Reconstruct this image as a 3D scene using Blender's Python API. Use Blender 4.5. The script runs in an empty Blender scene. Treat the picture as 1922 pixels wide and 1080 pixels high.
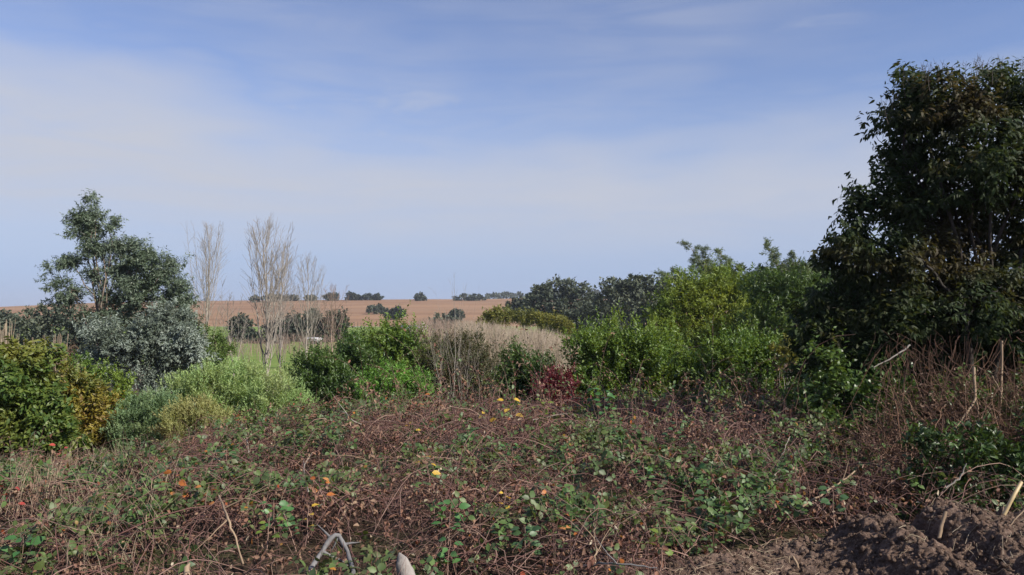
import bpy, math, zlib
import numpy as np
from mathutils import Vector, Matrix

rng = np.random.default_rng(11)
scene = bpy.context.scene
COL = scene.collection

# ------------------------------------------------------------------ camera, sky, sun, exposure
F, PITCH, CZ = 1508.0, math.atan(50 / 1508.0), 2.0       # focal length in photo pixels (1922 wide)
cam = bpy.data.cameras.new('camera')
cam.sensor_width = 36.0
cam.lens = 36.0 * F / 1922.0
cam.clip_start, cam.clip_end = 0.1, 8000.0
cam_o = bpy.data.objects.new('camera', cam)
COL.objects.link(cam_o)
cam_o.location = (0, 0, CZ)
cam_o.rotation_euler = (math.pi / 2 + PITCH, 0, 0)
scene.camera = cam_o

SUN_EL, SUN_AZ = math.radians(37), math.radians(124)       # azimuth clockwise from the view direction (+Y)
SDIR = Vector((math.sin(SUN_AZ) * math.cos(SUN_EL), math.cos(SUN_AZ) * math.cos(SUN_EL), math.sin(SUN_EL)))
sun = bpy.data.lights.new('sun', 'SUN')
sun.energy, sun.angle, sun.color = 4.3, math.radians(0.6), (1.0, 0.93, 0.82)
sun_o = bpy.data.objects.new('sun', sun)
COL.objects.link(sun_o)
sun_o.location = (60, 20, 60)
sun_o.rotation_euler = SDIR.to_track_quat('Z', 'Y').to_euler()

world = bpy.data.worlds.new('World')
scene.world = world
world.use_nodes = True
nt = world.node_tree
N, LK = nt.nodes, nt.links
bg = N['Background']
bg.inputs['Strength'].default_value = 0.08
sky = N.new('ShaderNodeTexSky')
sky.sky_type = 'NISHITA'
sky.sun_disc = False
sky.sun_elevation = SUN_EL
sky.sun_rotation = SUN_AZ
sky.air_density, sky.dust_density, sky.ozone_density = 1.0, 0.15, 2.0


def wm(op, a, b=None, c=None, clamp=False):
    n = N.new('ShaderNodeMath'); n.operation = op; n.use_clamp = clamp
    for i, v in enumerate((a, b, c)):
        if v is None: continue
        if isinstance(v, (int, float)): n.inputs[i].default_value = v
        else: LK.new(v, n.inputs[i])
    return n.outputs[0]


def wrange(v, a, b, lo=0.0, hi=1.0):
    n = N.new('ShaderNodeMapRange'); n.interpolation_type = 'SMOOTHSTEP'
    LK.new(v, n.inputs[0])
    for i, q in zip((1, 2, 3, 4), (a, b, lo, hi)): n.inputs[i].default_value = q
    return n.outputs[0]


tc = N.new('ShaderNodeTexCoord')
sx = N.new('ShaderNodeSeparateXYZ'); LK.new(tc.outputs['Generated'], sx.inputs[0])
X_, Y_, Z_ = sx.outputs


def wnoise(scale3, scale, detail, rough=0.55, dist=0.0):
    mp = N.new('ShaderNodeMapping'); mp.inputs['Scale'].default_value = scale3
    mp.inputs['Rotation'].default_value = (0, math.radians(9), 0)
    LK.new(tc.outputs['Generated'], mp.inputs[0])
    n = N.new('ShaderNodeTexNoise'); LK.new(mp.outputs[0], n.inputs['Vector'])
    n.inputs['Scale'].default_value = scale; n.inputs['Detail'].default_value = detail
    n.inputs['Roughness'].default_value = rough; n.inputs['Distortion'].default_value = dist
    return n.outputs['Fac']


n_big = wnoise((1.0, 1.0, 3.2), 2.3, 3)
n_str = wnoise((1.0, 1.0, 7.0), 4.0, 6, 0.6, 0.6)
n_fin = wnoise((1.0, 1.0, 3.6), 5.0, 7, 0.6, 0.5)
# a sheet of thin cirrostratus from about 4 to 15 degrees, its edge ragged and tilted, and loose wisps above it
zt = wm('ADD', Z_, wm('MULTIPLY', X_, 0.07))
zt = wm('ADD', zt, wm('MULTIPLY', wm('SUBTRACT', n_big, 0.5), 0.26))
zt = wm('ADD', zt, wm('MULTIPLY', wm('SUBTRACT', n_str, 0.5), 0.12))
sheet = wm('MULTIPLY', wrange(zt, 0.31, 0.15), wrange(Z_, 0.03, 0.15, 0.12, 1.0))
sheet = wm('MULTIPLY', sheet, wrange(n_str, 0.25, 0.7, 0.70, 1.0))
wisps = wm('MULTIPLY', wrange(n_fin, 0.50, 0.78), wrange(n_big, 0.40, 0.62))
wisps = wm('MULTIPLY', wisps, 0.6)
veil = wm('MULTIPLY', wrange(n_big, 0.35, 0.7, 0.05, 0.42), wrange(n_str, 0.3, 0.7, 0.45, 1.0))
dens = wm('MAXIMUM', wm('MAXIMUM', sheet, wisps), veil)
dens = wm('MULTIPLY', dens, 0.95, clamp=True)
hue = N.new('ShaderNodeMix'); hue.data_type = 'RGBA'; hue.blend_type = 'MULTIPLY'
hue.inputs['Factor'].default_value = 1.0
LK.new(sky.outputs[0], hue.inputs[6]); hue.inputs[7].default_value = (0.83, 0.81, 0.98, 1)
hz_ = N.new('ShaderNodeMix'); hz_.data_type = 'RGBA'        # blue-grey air low over the horizon, all the way round
LK.new(wrange(Z_, 0.0, 0.30, 0.85, 0.0), hz_.inputs['Factor']); LK.new(hue.outputs[2], hz_.inputs[6]); hz_.inputs[7].default_value = (2.1, 2.9, 4.8, 1)
cl = N.new('ShaderNodeMix'); cl.data_type = 'RGBA'
LK.new(dens, cl.inputs['Factor'])
LK.new(hz_.outputs[2], cl.inputs[6]); cl.inputs[7].default_value = (3.95, 4.1, 4.65, 1)
LK.new(cl.outputs[2], bg.inputs['Color'])

vs = scene.view_settings
vs.view_transform, vs.look, vs.exposure, vs.gamma = 'Standard', 'None', 0.85, 1.0
vs.use_curve_mapping = False
scene.cycles.use_denoising = True
scene.cycles.max_bounces = 6
scene.cycles.diffuse_bounces = 3
scene.cycles.transmission_bounces = 4


# ------------------------------------------------------------------ helpers
def at(px, py, Y):
    """The point at depth Y on the line of sight through the photo's pixel (px, py)."""
    u, v = (px - 961) / F, (540 - py) / F
    dy = math.cos(PITCH) - v * math.sin(PITCH)
    dz = math.sin(PITCH) + v * math.cos(PITCH)
    return np.array([u * Y / dy, Y, CZ + dz * Y / dy])


def pix_y(z, Y):
    a = np.arctan2(z - CZ, Y) - PITCH
    return 540 - F * np.tan(a)


def pix_x(x, Y):
    return 961 + F * x / Y * 1.0


def _hash(i, j, k):
    h = (i.astype(np.int64) * 374761393 + j.astype(np.int64) * 668265263 + k.astype(np.int64) * 2147483647) & 0xffffffff
    h = ((h ^ (h >> 13)) * 1274126177) & 0xffffffff
    return ((h ^ (h >> 16)) & 0xffff) / 65535.0


def vnoise(p):
    p = np.asarray(p, float); i = np.floor(p); f = p - i; u = f * f * (3 - 2 * f)
    i = i.astype(np.int64); r = 0
    for a in (0, 1):
        for b in (0, 1):
            for c in (0, 1):
                w = (u[..., 0] if a else 1 - u[..., 0]) * (u[..., 1] if b else 1 - u[..., 1]) * (u[..., 2] if c else 1 - u[..., 2])
                r = r + w * _hash(i[..., 0] + a, i[..., 1] + b, i[..., 2] + c)
    return r


def fbm(p, oct=4, gain=0.5):
    r, a, t = 0, 1.0, 0
    p = np.asarray(p, float)
    for o in range(oct):
        r = r + a * vnoise(p * (2 ** o) + 17.3 * o); t += a; a *= gain
    return r / t


def n2(x, y, s, o=3, seed=0.0):
    return fbm(np.stack([np.asarray(x) * s + seed, np.asarray(y) * s - seed, np.full_like(np.asarray(x, float), seed * 1.7)], -1), o)


def unit(v):
    return v / np.maximum(np.linalg.norm(v, axis=-1, keepdims=True), 1e-9)


def rdir(n):
    return unit(rng.normal(size=(n, 3)))


class Geo:
    """Collects vertices and triangles (with material slots) for ONE mesh."""
    def __init__(self): self.v, self.f, self.m, self.n = [], [], [], 0

    def add(self, v, f, slot=0):
        v = np.asarray(v, float).reshape(-1, 3); f = np.asarray(f, np.int64).reshape(-1, 3)
        self.v.append(v); self.f.append(f + self.n); self.m.append(np.full(len(f), slot, np.int32)); self.n += len(v)
        return self

    def mesh(self, name, mats, origin=(0, 0, 0), smooth=False):
        v = np.concatenate(self.v) - np.asarray(origin); f = np.concatenate(self.f); m = np.concatenate(self.m)
        me = bpy.data.meshes.new(name)
        me.vertices.add(len(v)); me.loops.add(len(f) * 3); me.polygons.add(len(f))
        me.vertices.foreach_set('co', v.astype(np.float32).ravel())
        me.loops.foreach_set('vertex_index', f.astype(np.int32).ravel())
        me.polygons.foreach_set('loop_start', np.arange(0, len(f) * 3, 3, dtype=np.int32))
        me.polygons.foreach_set('material_index', m)
        if smooth: me.polygons.foreach_set('use_smooth', np.ones(len(f), bool))
        for q in (mats if isinstance(mats, (list, tuple)) else [mats]): me.materials.append(q)
        me.update(calc_edges=True)
        return me


def link(name, me, parent=None, loc=None):
    o = bpy.data.objects.new(name, me); COL.objects.link(o)
    if parent is not None: o.parent = parent
    if loc is not None: o.location = loc
    return o


def tag(o, label=None, cat=None, group=None, kind=None):
    for k, v in (('label', label), ('category', cat), ('group', group), ('kind', kind)):
        if v: o[k] = v
    return o


def empty(name, loc, label, cat, group=None):
    o = bpy.data.objects.new(name, None); COL.objects.link(o); o.location = loc
    o.empty_display_size = 0.2
    return tag(o, label, cat, group)


# leaf shapes: (across, along, out) and their triangles
KITE = (np.array([(0, 0, 0), (-.5, .42, .10), (0, 1, -.06), (.5, .42, .10)]), np.array([(0, 2, 1), (0, 3, 2)]))
LEAF = (np.array([(0, 0, 0), (-.40, .25, .05), (-.42, .6, .03), (0, 1, -.16), (.42, .6, .03), (.40, .25, .05), (0, .28, -.03), (0, .62, -.02)]),
        np.array([(0, 6, 1), (0, 5, 6), (1, 6, 7), (1, 7, 2), (6, 5, 4), (6, 4, 7), (2, 7, 3), (7, 4, 3)]))
LONG = (np.array([(0, 0, 0), (-.5, .3, .05), (-.35, .65, -.03), (0, 1, -.2), (.35, .65, -.03), (.5, .3, .05)]),
        np.array([(0, 5, 1), (1, 5, 4), (1, 4, 2), (2, 4, 3)]))
CURL = (np.array([(0, 0, 0), (-.35, .3, .22), (-.3, .7, .26), (0, 1, .05), (.32, .65, .2), (.4, .3, .3), (0, .5, -.05)]),
        np.array([(0, 6, 1), (1, 6, 2), (2, 6, 3), (3, 6, 4), (4, 6, 5), (5, 6, 0)]))


def put_leaves(g, tpl, base, axis, nrm, L, W, slot=0):
    tv, tf = tpl
    n = len(base)
    axis = unit(axis); side = unit(np.cross(axis, nrm)); nn = np.cross(side, axis)
    L = np.broadcast_to(L, (n,))[:, None, None]; W = np.broadcast_to(W, (n,))[:, None, None]
    v = base[:, None] + side[:, None] * (tv[None, :, 0:1] * W) + axis[:, None] * (tv[None, :, 1:2] * L) + nn[:, None] * (tv[None, :, 2:3] * L)
    f = (tf[None] + (np.arange(n) * len(tv))[:, None, None]).reshape(-1, 3)
    g.add(v.reshape(-1, 3), f, slot)


def tubes(g, P, R, sides=3, slot=0, cap=False):
    """P (n, s, 3) paths, R (n, s) radii."""
    P = np.asarray(P, float); R = np.asarray(R, float)
    n, s, _ = P.shape
    T = unit(np.gradient(P, axis=1))
    ref = np.where(np.abs(T[:, :1, 2:3]) > .9, np.array([[[1., 0, 0]]]), np.array([[[0, 0, 1.]]]))
    A = unit(np.cross(T, np.broadcast_to(ref, T.shape))); B = np.cross(T, A)
    a = np.arange(sides) * 2 * math.pi / sides
    v = P[:, :, None] + R[:, :, None, None] * (A[:, :, None] * np.cos(a)[None, None, :, None] + B[:, :, None] * np.sin(a)[None, None, :, None])
    idx = np.arange(n * s * sides).reshape(n, s, sides)
    q0, q1 = idx[:, :-1], idx[:, 1:]
    r0, r1 = np.roll(q0, -1, 2), np.roll(q1, -1, 2)
    f = np.concatenate([np.stack([q0, r0, r1], -1).reshape(-1, 3), np.stack([q0, r1, q1], -1).reshape(-1, 3)])
    g.add(v.reshape(-1, 3), f, slot)
    if cap:
        for e in (0, s - 1):
            for k in range(n):
                g.add(np.concatenate([v[k, e], P[k, e][None]]), [(i, (i + 1) % sides, sides) for i in range(sides)], slot)


def path(a, b, s=8, wig=.05, sag=0.0):
    a, b = np.asarray(a, float), np.asarray(b, float)
    t = np.linspace(0, 1, s)[:, None]; d = np.linalg.norm(b - a)
    p = a + (b - a) * t
    w = np.cumsum(rng.normal(size=(s, 3)), 0); w -= w[0] + (w[-1] - w[0]) * t
    p = p + w * wig * d / s
    p[:, 2] += sag * d * (4 * t * (1 - t))[:, 0]
    return p


def stick(g, a, b, r0, r1, s=8, wig=.05, sag=0., sides=5, slot=0, cap=False):
    tubes(g, path(a, b, s, wig, sag)[None], np.linspace(r0, r1, s)[None], sides, slot, cap)


# ------------------------------------------------------------------ materials
def new_mat(name):
    m = bpy.data.materials.new(name); m.use_nodes = True
    t = m.node_tree
    return m, t, t.nodes, t.links, t.nodes['Principled BSDF'], t.nodes['Material Output']


def ramp(nd, cols, lo=0.0, hi=1.0):
    r = nd.new('ShaderNodeValToRGB'); e = r.color_ramp.elements
    k = len(cols)
    while len(e) < k: e.new(0.5)
    for i, c in enumerate(cols):
        e[i].position = lo + (hi - lo) * i / max(k - 1, 1); e[i].color = (*c, 1)
    return r


def pos_noise(nd, lk, scale, detail=3, rough=.55, obj=False, dist=0.):
    g = nd.new('ShaderNodeTexCoord' if obj else 'ShaderNodeNewGeometry')
    n = nd.new('ShaderNodeTexNoise'); lk.new(g.outputs['Object' if obj else 'Position'], n.inputs['Vector'])
    n.inputs['Scale'].default_value = scale; n.inputs['Detail'].default_value = detail; n.inputs['Roughness'].default_value = rough
    n.inputs['Distortion'].default_value = dist
    return n.outputs['Fac']


def leafmat(name, cols, tint=None, amt=.6, nscale=.8, trans=.3, rough=.5, tcol=1.5, lo=.45, hi=.62, spec=.4):
    """Leaf colour varies leaf by leaf along COLS and, in patches, towards TINT; light also comes through the leaf."""
    m, t, nd, lk, bs, out = new_mat(name)
    ge = nd.new('ShaderNodeNewGeometry'); oi = nd.new('ShaderNodeObjectInfo')
    ad = nd.new('ShaderNodeMath'); ad.operation = 'ADD'; lk.new(ge.outputs['Random Per Island'], ad.inputs[0]); lk.new(oi.outputs['Random'], ad.inputs[1])
    fr = nd.new('ShaderNodeMath'); fr.operation = 'FRACT'; lk.new(ad.outputs[0], fr.inputs[0])
    r = ramp(nd, cols); lk.new(fr.outputs[0], r.inputs[0])
    c = r.outputs[0]
    if tint:
        f = pos_noise(nd, lk, nscale, 4)
        mr = nd.new('ShaderNodeMapRange'); lk.new(f, mr.inputs[0])
        for i, v in zip((1, 2, 3, 4), (lo, hi, 0, amt)): mr.inputs[i].default_value = v
        mx = nd.new('ShaderNodeMix'); mx.data_type = 'RGBA'; lk.new(mr.outputs[0], mx.inputs['Factor']); lk.new(c, mx.inputs[6]); mx.inputs[7].default_value = (*tint, 1)
        c = mx.outputs[2]
    lk.new(c, bs.inputs['Base Color']); bs.inputs['Roughness'].default_value = rough
    bs.inputs['Specular IOR Level'].default_value = spec
    if trans > 0:
        tr = nd.new('ShaderNodeBsdfTranslucent')
        br = nd.new('ShaderNodeMix'); br.data_type = 'RGBA'; br.blend_type = 'MULTIPLY'; br.inputs['Factor'].default_value = 1
        lk.new(c, br.inputs[6]); br.inputs[7].default_value = (1.15 * tcol, 1.0 * tcol, .45 * tcol, 1); br.clamp_result = True
        lk.new(br.outputs[2], tr.inputs['Color'])
        ms = nd.new('ShaderNodeMixShader'); ms.inputs[0].default_value = trans
        lk.new(bs.outputs[0], ms.inputs[1]); lk.new(tr.outputs[0], ms.inputs[2]); lk.new(ms.outputs[0], out.inputs['Surface'])
    return m


def barkmat(name, cols, scale=6, bump=.4, rough=.85, stretch=1.0):
    m, t, nd, lk, bs, out = new_mat(name)
    tcn = nd.new('ShaderNodeTexCoord'); mp = nd.new('ShaderNodeMapping'); mp.inputs['Scale'].default_value = (1, 1, stretch)
    lk.new(tcn.outputs['Object'], mp.inputs[0])
    n = nd.new('ShaderNodeTexNoise'); lk.new(mp.outputs[0], n.inputs['Vector'])
    n.inputs['Scale'].default_value = scale; n.inputs['Detail'].default_value = 6; n.inputs['Roughness'].default_value = .65
    r = ramp(nd, cols, .3, .7); lk.new(n.outputs['Fac'], r.inputs[0]); lk.new(r.outputs[0], bs.inputs['Base Color'])
    bs.inputs['Roughness'].default_value = rough
    b = nd.new('ShaderNodeBump'); b.inputs['Strength'].default_value = bump; b.inputs['Distance'].default_value = .02
    lk.new(n.outputs['Fac'], b.inputs['Height']); lk.new(b.outputs[0], bs.inputs['Normal'])
    return m


def islandmat(name, cols, rough=.8):
    m, t, nd, lk, bs, out = new_mat(name)
    ge = nd.new('ShaderNodeNewGeometry'); r = ramp(nd, cols); lk.new(ge.outputs['Random Per Island'], r.inputs[0])
    lk.new(r.outputs[0], bs.inputs['Base Color']); bs.inputs['Roughness'].default_value = rough
    return m


def groundmat(name, layers, base, bump=0.0, bscale=20, rough=.95, stretch=(1, 1, 1)):
    """LAYERS: (noise scale, lo, hi, colour, amount) laid one over the other on BASE."""
    m, t, nd, lk, bs, out = new_mat(name)
    ge = nd.new('ShaderNodeNewGeometry'); mp = nd.new('ShaderNodeMapping'); mp.inputs['Scale'].default_value = stretch
    lk.new(ge.outputs['Position'], mp.inputs[0])
    c = None
    for sc, lo, hi, col, amt in layers:
        n = nd.new('ShaderNodeTexNoise'); lk.new(mp.outputs[0], n.inputs['Vector']); n.inputs['Scale'].default_value = sc
        n.inputs['Detail'].default_value = 6; n.inputs['Roughness'].default_value = .6
        mr = nd.new('ShaderNodeMapRange'); lk.new(n.outputs['Fac'], mr.inputs[0])
        for i, v in zip((1, 2, 3, 4), (lo, hi, 0, amt)): mr.inputs[i].default_value = v
        mx = nd.new('ShaderNodeMix'); mx.data_type = 'RGBA'; lk.new(mr.outputs[0], mx.inputs['Factor'])
        if c is None: mx.inputs[6].default_value = (*base, 1)
        else: lk.new(c, mx.inputs[6])
        mx.inputs[7].default_value = (*col, 1); c = mx.outputs[2]
    lk.new(c, bs.inputs['Base Color']); bs.inputs['Roughness'].default_value = rough; bs.inputs['Specular IOR Level'].default_value = .15
    if bump:
        n = nd.new('ShaderNodeTexNoise'); lk.new(ge.outputs['Position'], n.inputs['Vector']); n.inputs['Scale'].default_value = bscale
        n.inputs['Detail'].default_value = 8; n.inputs['Roughness'].default_value = .7
        b = nd.new('ShaderNodeBump'); b.inputs['Strength'].default_value = bump; b.inputs['Distance'].default_value = .03
        lk.new(n.outputs['Fac'], b.inputs['Height']); lk.new(b.outputs[0], bs.inputs['Normal'])
    return m


def flatmat(name, col, rough=.7, nscale=8, var=.25):
    m, t, nd, lk, bs, out = new_mat(name)
    f = pos_noise(nd, lk, nscale, 5)
    r = ramp(nd, [tuple(q * (1 - var) for q in col), col], .3, .7); lk.new(f, r.inputs[0]); lk.new(r.outputs[0], bs.inputs['Base Color'])
    bs.inputs['Roughness'].default_value = rough
    return m


M_BARK = barkmat('brown_bark', [(.05, .035, .025), (.14, .10, .07)], 9, .5, stretch=.3)
M_GREYBARK = barkmat('grey_bark', [(.15, .13, .11), (.34, .30, .26)], 7, .4, stretch=.3)
M_PALEBARK = barkmat('pale_bark', [(0.180, 0.158, 0.131), (0.324, 0.288, 0.243)], 5, .3, stretch=.4)
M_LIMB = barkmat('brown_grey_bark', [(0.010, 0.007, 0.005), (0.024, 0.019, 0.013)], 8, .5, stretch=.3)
M_DARKBARK = barkmat('dark_bark', [(.02, .016, .012), (.06, .045, .035)], 9, .5, stretch=.3)

# ------------------------------------------------------------------ the lie of the land
_gy = np.array([-60, 0, 4, 6, 8, 12, 16, 22, 30, 60, 100, 230])
_gz = np.array([.3, .3, .25, .15, .05, -.3, -.7, -1.1, -1.35, -1.6, -2.0, -1.5])
_rp = np.array([(-900, 590), (-400, 582), (0, 577), (100, 572), (200, 568), (400, 564.5), (700, 562.5), (900, 561.5), (1000, 560), (1922, 558), (3200, 566)], float)
_rX = np.array([at(a, b, 500)[0] for a, b in _rp]); _rZ = np.array([at(a, b, 500)[2] for a, b in _rp])


def T(x, y):
    x, y = np.broadcast_arrays(np.asarray(x, float), np.asarray(y, float))
    z = np.interp(y, _gy, _gz)
    rz = np.interp(x, _rX, _rZ)
    t = np.clip((y - 230) / 270, 0, 1)
    hill = -1.5 + (rz + 1.5) * (t ** 1.08)
    back = rz - np.clip(y - 500, 0, 4000) * .006
    z = np.where(y > 230, np.where(y > 500, back, hill), z)
    z = z + (n2(x, y, .06, 3, 3.1) - .5) * np.clip((y - 10) / 60, 0, 1) * .5 * np.clip((560 - y) / 100, 0, 1)
    return z


def sheet(name, xs, ys, mat, kind='structure'):
    Xg, Yg = np.meshgrid(xs, ys)
    Zg = T(Xg, Yg); nx, ny = len(xs), len(ys)
    idx = np.arange(nx * ny).reshape(ny, nx)
    a, b, c, d = idx[:-1, :-1], idx[:-1, 1:], idx[1:, 1:], idx[1:, :-1]
    f = np.concatenate([np.stack([a, b, c], -1).reshape(-1, 3), np.stack([a, c, d], -1).reshape(-1, 3)])
    g = Geo().add(np.stack([Xg, Yg, Zg], -1).reshape(-1, 3), f)
    o = link(name, g.mesh(name, mat, smooth=True)); tag(o, kind=kind)
    return o


M_SOILG = groundmat('leaf_litter_ground', [(3, .4, .6, (.05, .035, .02), .8), (14, .5, .6, (.10, .07, .045), .7), (.6, .5, .62, (.06, .075, .025), .7)], (.03, .02, .015), .6, 30)
M_MEADOW = groundmat('meadow_grass', [(.08, .4, .6, (0.154, 0.196, 0.048), .8), (.9, .45, .6, (0.209, 0.219, 0.067), .6), (9, .5, .65, (0.088, 0.138, 0.028), .7)], (0.121, 0.196, 0.038), .8, 14)
M_STUB = groundmat('stubble_field', [(.016, .42, .58, (0.296, 0.180, 0.104), .85), (.05, .46, .56, (0.191, 0.105, 0.059), .75), (.22, .45, .62, (0.267, 0.155, 0.087), .6), (.03, .58, .66, (0.219, 0.159, 0.074), .6), (1.1, .5, .65, (0.191, 0.113, 0.062), .5)],
                   (.235, .146, .09), .3, 3, stretch=(.22, 1, 1))
sheet('ground', np.linspace(-60, 60, 120), np.concatenate([np.linspace(-60, 0, 12)[:-1], np.linspace(0, 40, 80)]), M_SOILG)
sheet('meadow', np.concatenate([np.linspace(-700, -120, 20)[:-1], np.linspace(-120, 120, 90), np.linspace(120, 700, 20)[1:]]), np.linspace(40, 225, 50), M_MEADOW)
sheet('stubble_hill', np.linspace(-1500, 1500, 200), np.concatenate([np.linspace(225, 560, 60), np.linspace(560, 2600, 24)[1:]]), M_STUB)


# ------------------------------------------------------------------ trees and shrubs
def lobes_at(Y, L, flat=.85, jit=.5):
    """Lobes given as photo pixels (x, y, half width, half height[, depth offset]) -> centres and radii in metres."""
    out = []
    for q in L:
        dy = q[4] if len(q) > 4 else float(rng.uniform(-jit, jit)) * q[2] * Y / F
        c = at(q[0], q[1], Y + dy); s = (Y + dy) / F
        out.append((c, np.array([q[2] * s, flat * (q[2] + q[3]) / 2 * s, q[3] * s])))
    return out


def sample(lobes, n, shell=.72, bump=.35, freq=2.6, gap=0.0, gfreq=None, inner=.3, clump=(1, 0.)):
    n = max(n // clump[0], 4)
    C = np.array([c for c, r in lobes]); R = np.array([r for c, r in lobes])
    w = (R[:, 0] * R[:, 2]) ** .9; w /= w.sum()
    k = rng.choice(len(C), n, p=w); d = rdir(n)
    rr = shell + (1 - shell) * np.sqrt(rng.random(n)); far = rng.random(n) < inner
    rr = np.where(far, rng.random(n) ** .5 * shell, rr)
    rr = rr * (1 + bump * (fbm(d * freq + k[:, None] * 7.7, 3) - .5) * 2)
    p = C[k] + d * R[k] * rr[:, None]
    nrm = unit(d / R[k])
    keep = np.ones(n, bool)
    if gap > 0:
        fq = gfreq or 2.2 / float(R.mean())
        keep &= fbm(p * fq + 5.5, 3) > gap
    p, nrm, rr = p[keep], nrm[keep], rr[keep]
    if clump[0] > 1:                                      # twigs gather in sprays
        sg = clump[1] * float(R.mean()) * rng.uniform(.6, 1.4, len(p))
        p = np.repeat(p, clump[0], 0); nrm = np.repeat(nrm, clump[0], 0); rr = np.repeat(rr, clump[0])
        p = p + rng.normal(size=p.shape) * np.repeat(sg, clump[0])[:, None] * [1, 1, .75]
    return p, nrm, rr


def twig_leaves(g, p, d, K, twig, L, W, tpl=KITE, droop=0., spread=.8, slot=0, flat=0., up=.5):
    """At each point a twig along d with K leaves set round it."""
    n = len(p)
    t = (np.arange(K) + rng.random((n, K))) / K
    base = p[:, None] + d[:, None] * (t[..., None] - .4) * (twig * rng.uniform(.6, 1.3, (n, 1, 1)))
    rad = rng.normal(size=(n, K, 3)); rad = unit(rad - d[:, None] * (rad * d[:, None]).sum(-1, keepdims=True))
    ax = d[:, None] * (1 - .5 * spread) + rad * spread
    ax[..., 2] -= droop
    if flat: ax[..., 2] *= (1 - flat)
    ax = unit(ax)
    nr = rng.normal(size=(n, K, 3)) * .6 + np.array([0, 0, up]) + d[:, None] * .4
    s = rng.uniform(.65, 1.25, (n, K)).ravel()
    put_leaves(g, tpl, base.reshape(-1, 3), ax.reshape(-1, 3), nr.reshape(-1, 3), L * s, W * s, slot)


def wood(g, base, lobes, r, forks=2, twigs=3, wig=.25, lean=(0, 0, 0), hub=None, slot=0, sides=6):
    """Tapered trunk to the heart of the crown, a limb to each lobe and thinner limbs out to its rim."""
    base = np.asarray(base, float)
    cs = np.array([c for c, q in lobes]); mid = cs.mean(0)
    hub = np.asarray(hub, float) if hub is not None else base + (mid - base) * .45
    tk = path(base - np.array([0, 0, .15]), hub, 12, wig * .5)
    tubes(g, tk[None], np.linspace(r, r * .6, 12)[None], max(sides, 6), slot)
    for c, q in lobes:
        c2 = c - np.array([0, 0, q[2] * .25])
        dist = np.linalg.norm(c2 - hub)
        if dist < .02: continue
        h0 = tk[int(rng.integers(5, 12))]
        stick(g, h0, c2, r * .42, r * .16, 8, wig, .09, sides=sides, slot=slot)
        for _ in range(twigs):
            e = c2 + rdir(1)[0] * q * (1.15 if rng.random() < .3 and base[1] < 40 else .8); e[2] = max(e[2], c2[2] - q[2] * .3)
            stick(g, c2 + (hub - c2) * rng.uniform(0, .3), e, r * .14, r * .04, 6, wig, .03, sides=3, slot=slot)


def plant(name, label, cat, Y, base, L, mat, n, K, twig, lf, bark, r=.05, group=None, tpl=KITE, droop=0., spread=.8, up=.55, shell=.72,
          bump=.95, freq=2.6, gap=.33, gfreq=None, inner=.3, twigs=3, wig=.25, hub=None, flat=.85, out=.6, lflat=0., jit=.5, trunk='trunk', crown='crown', stems=1, skirt=None, shoots=None, clump=(8, .20)):
    global rng
    rng = np.random.default_rng(zlib.crc32(label.encode()))    # each plant keeps its own shape
    bx = at(base[0], 600, Y)[0]
    b = np.array([bx, Y, float(T(bx, Y))])
    root = empty(name, b, label, cat, group)
    lobes = lobes_at(Y, L, flat, jit)
    gw = Geo()
    if skirt is None: skirt = cat in ('shrub', 'bush') and Y < 60
    low = []
    if skirt:                                             # leaves down to the ground
        for c, q in lobes:
            gap_ = c[2] - q[2] * .5 - b[2]
            if gap_ > .1 and not any(abs(c[0] - a[0]) < .6 * q[0] and abs(c[1] - a[1]) < .6 * q[1] for a, w_ in low):
                low.append((np.array([c[0], c[1], b[2] + gap_ * .5]), np.array([q[0], q[1], gap_ * .55])))
        n = int(n * (1 + .55 * len(low) / len(lobes)))
    for s in range(stems):
        bb = b + (np.array([rng.normal() * .25, rng.normal() * .2, 0]) * (r * 8) if s else 0)
        sub = lobes[s::stems] if stems > 1 else lobes
        wood(gw, bb, sub, r, twigs=twigs, wig=wig, hub=(at(*hub) if hub is not None and not isinstance(hub, np.ndarray) else hub))
    link(trunk, gw.mesh(trunk, bark, b, True), root)
    p, d, rr = sample(lobes + low, n, shell, bump, freq, gap, gfreq, inner, clump)
    dd = unit(d * out + np.array([0, 0, up]) + rng.normal(size=d.shape) * .35)
    g = Geo()
    twig_leaves(g, p, dd, K, twig, lf[0], lf[1], tpl, droop, spread, flat=lflat)
    if shoots is None: shoots = n // 6 if cat == 'shrub' else 0
    if shoots:                                            # young shoots that stand out of the crown
        k_ = np.where((d[:, 2] > -.1) & (rr > .75))[0]; k_ = rng.choice(k_, min(shoots, len(k_)), replace=False)
        ds = unit(d[k_] * .45 + [0, 0, .9] + rng.normal(size=(len(k_), 3)) * .25)
        twig_leaves(g, p[k_] + ds * twig * .5, ds, 12, twig * 2.2, lf[0] * .9, lf[1] * .9, tpl, droop, .7)
    tag(link(crown, g.mesh(crown, mat, b), root), kind='stuff')
    return root, b, lobes, (p, dd, rr)


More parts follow.
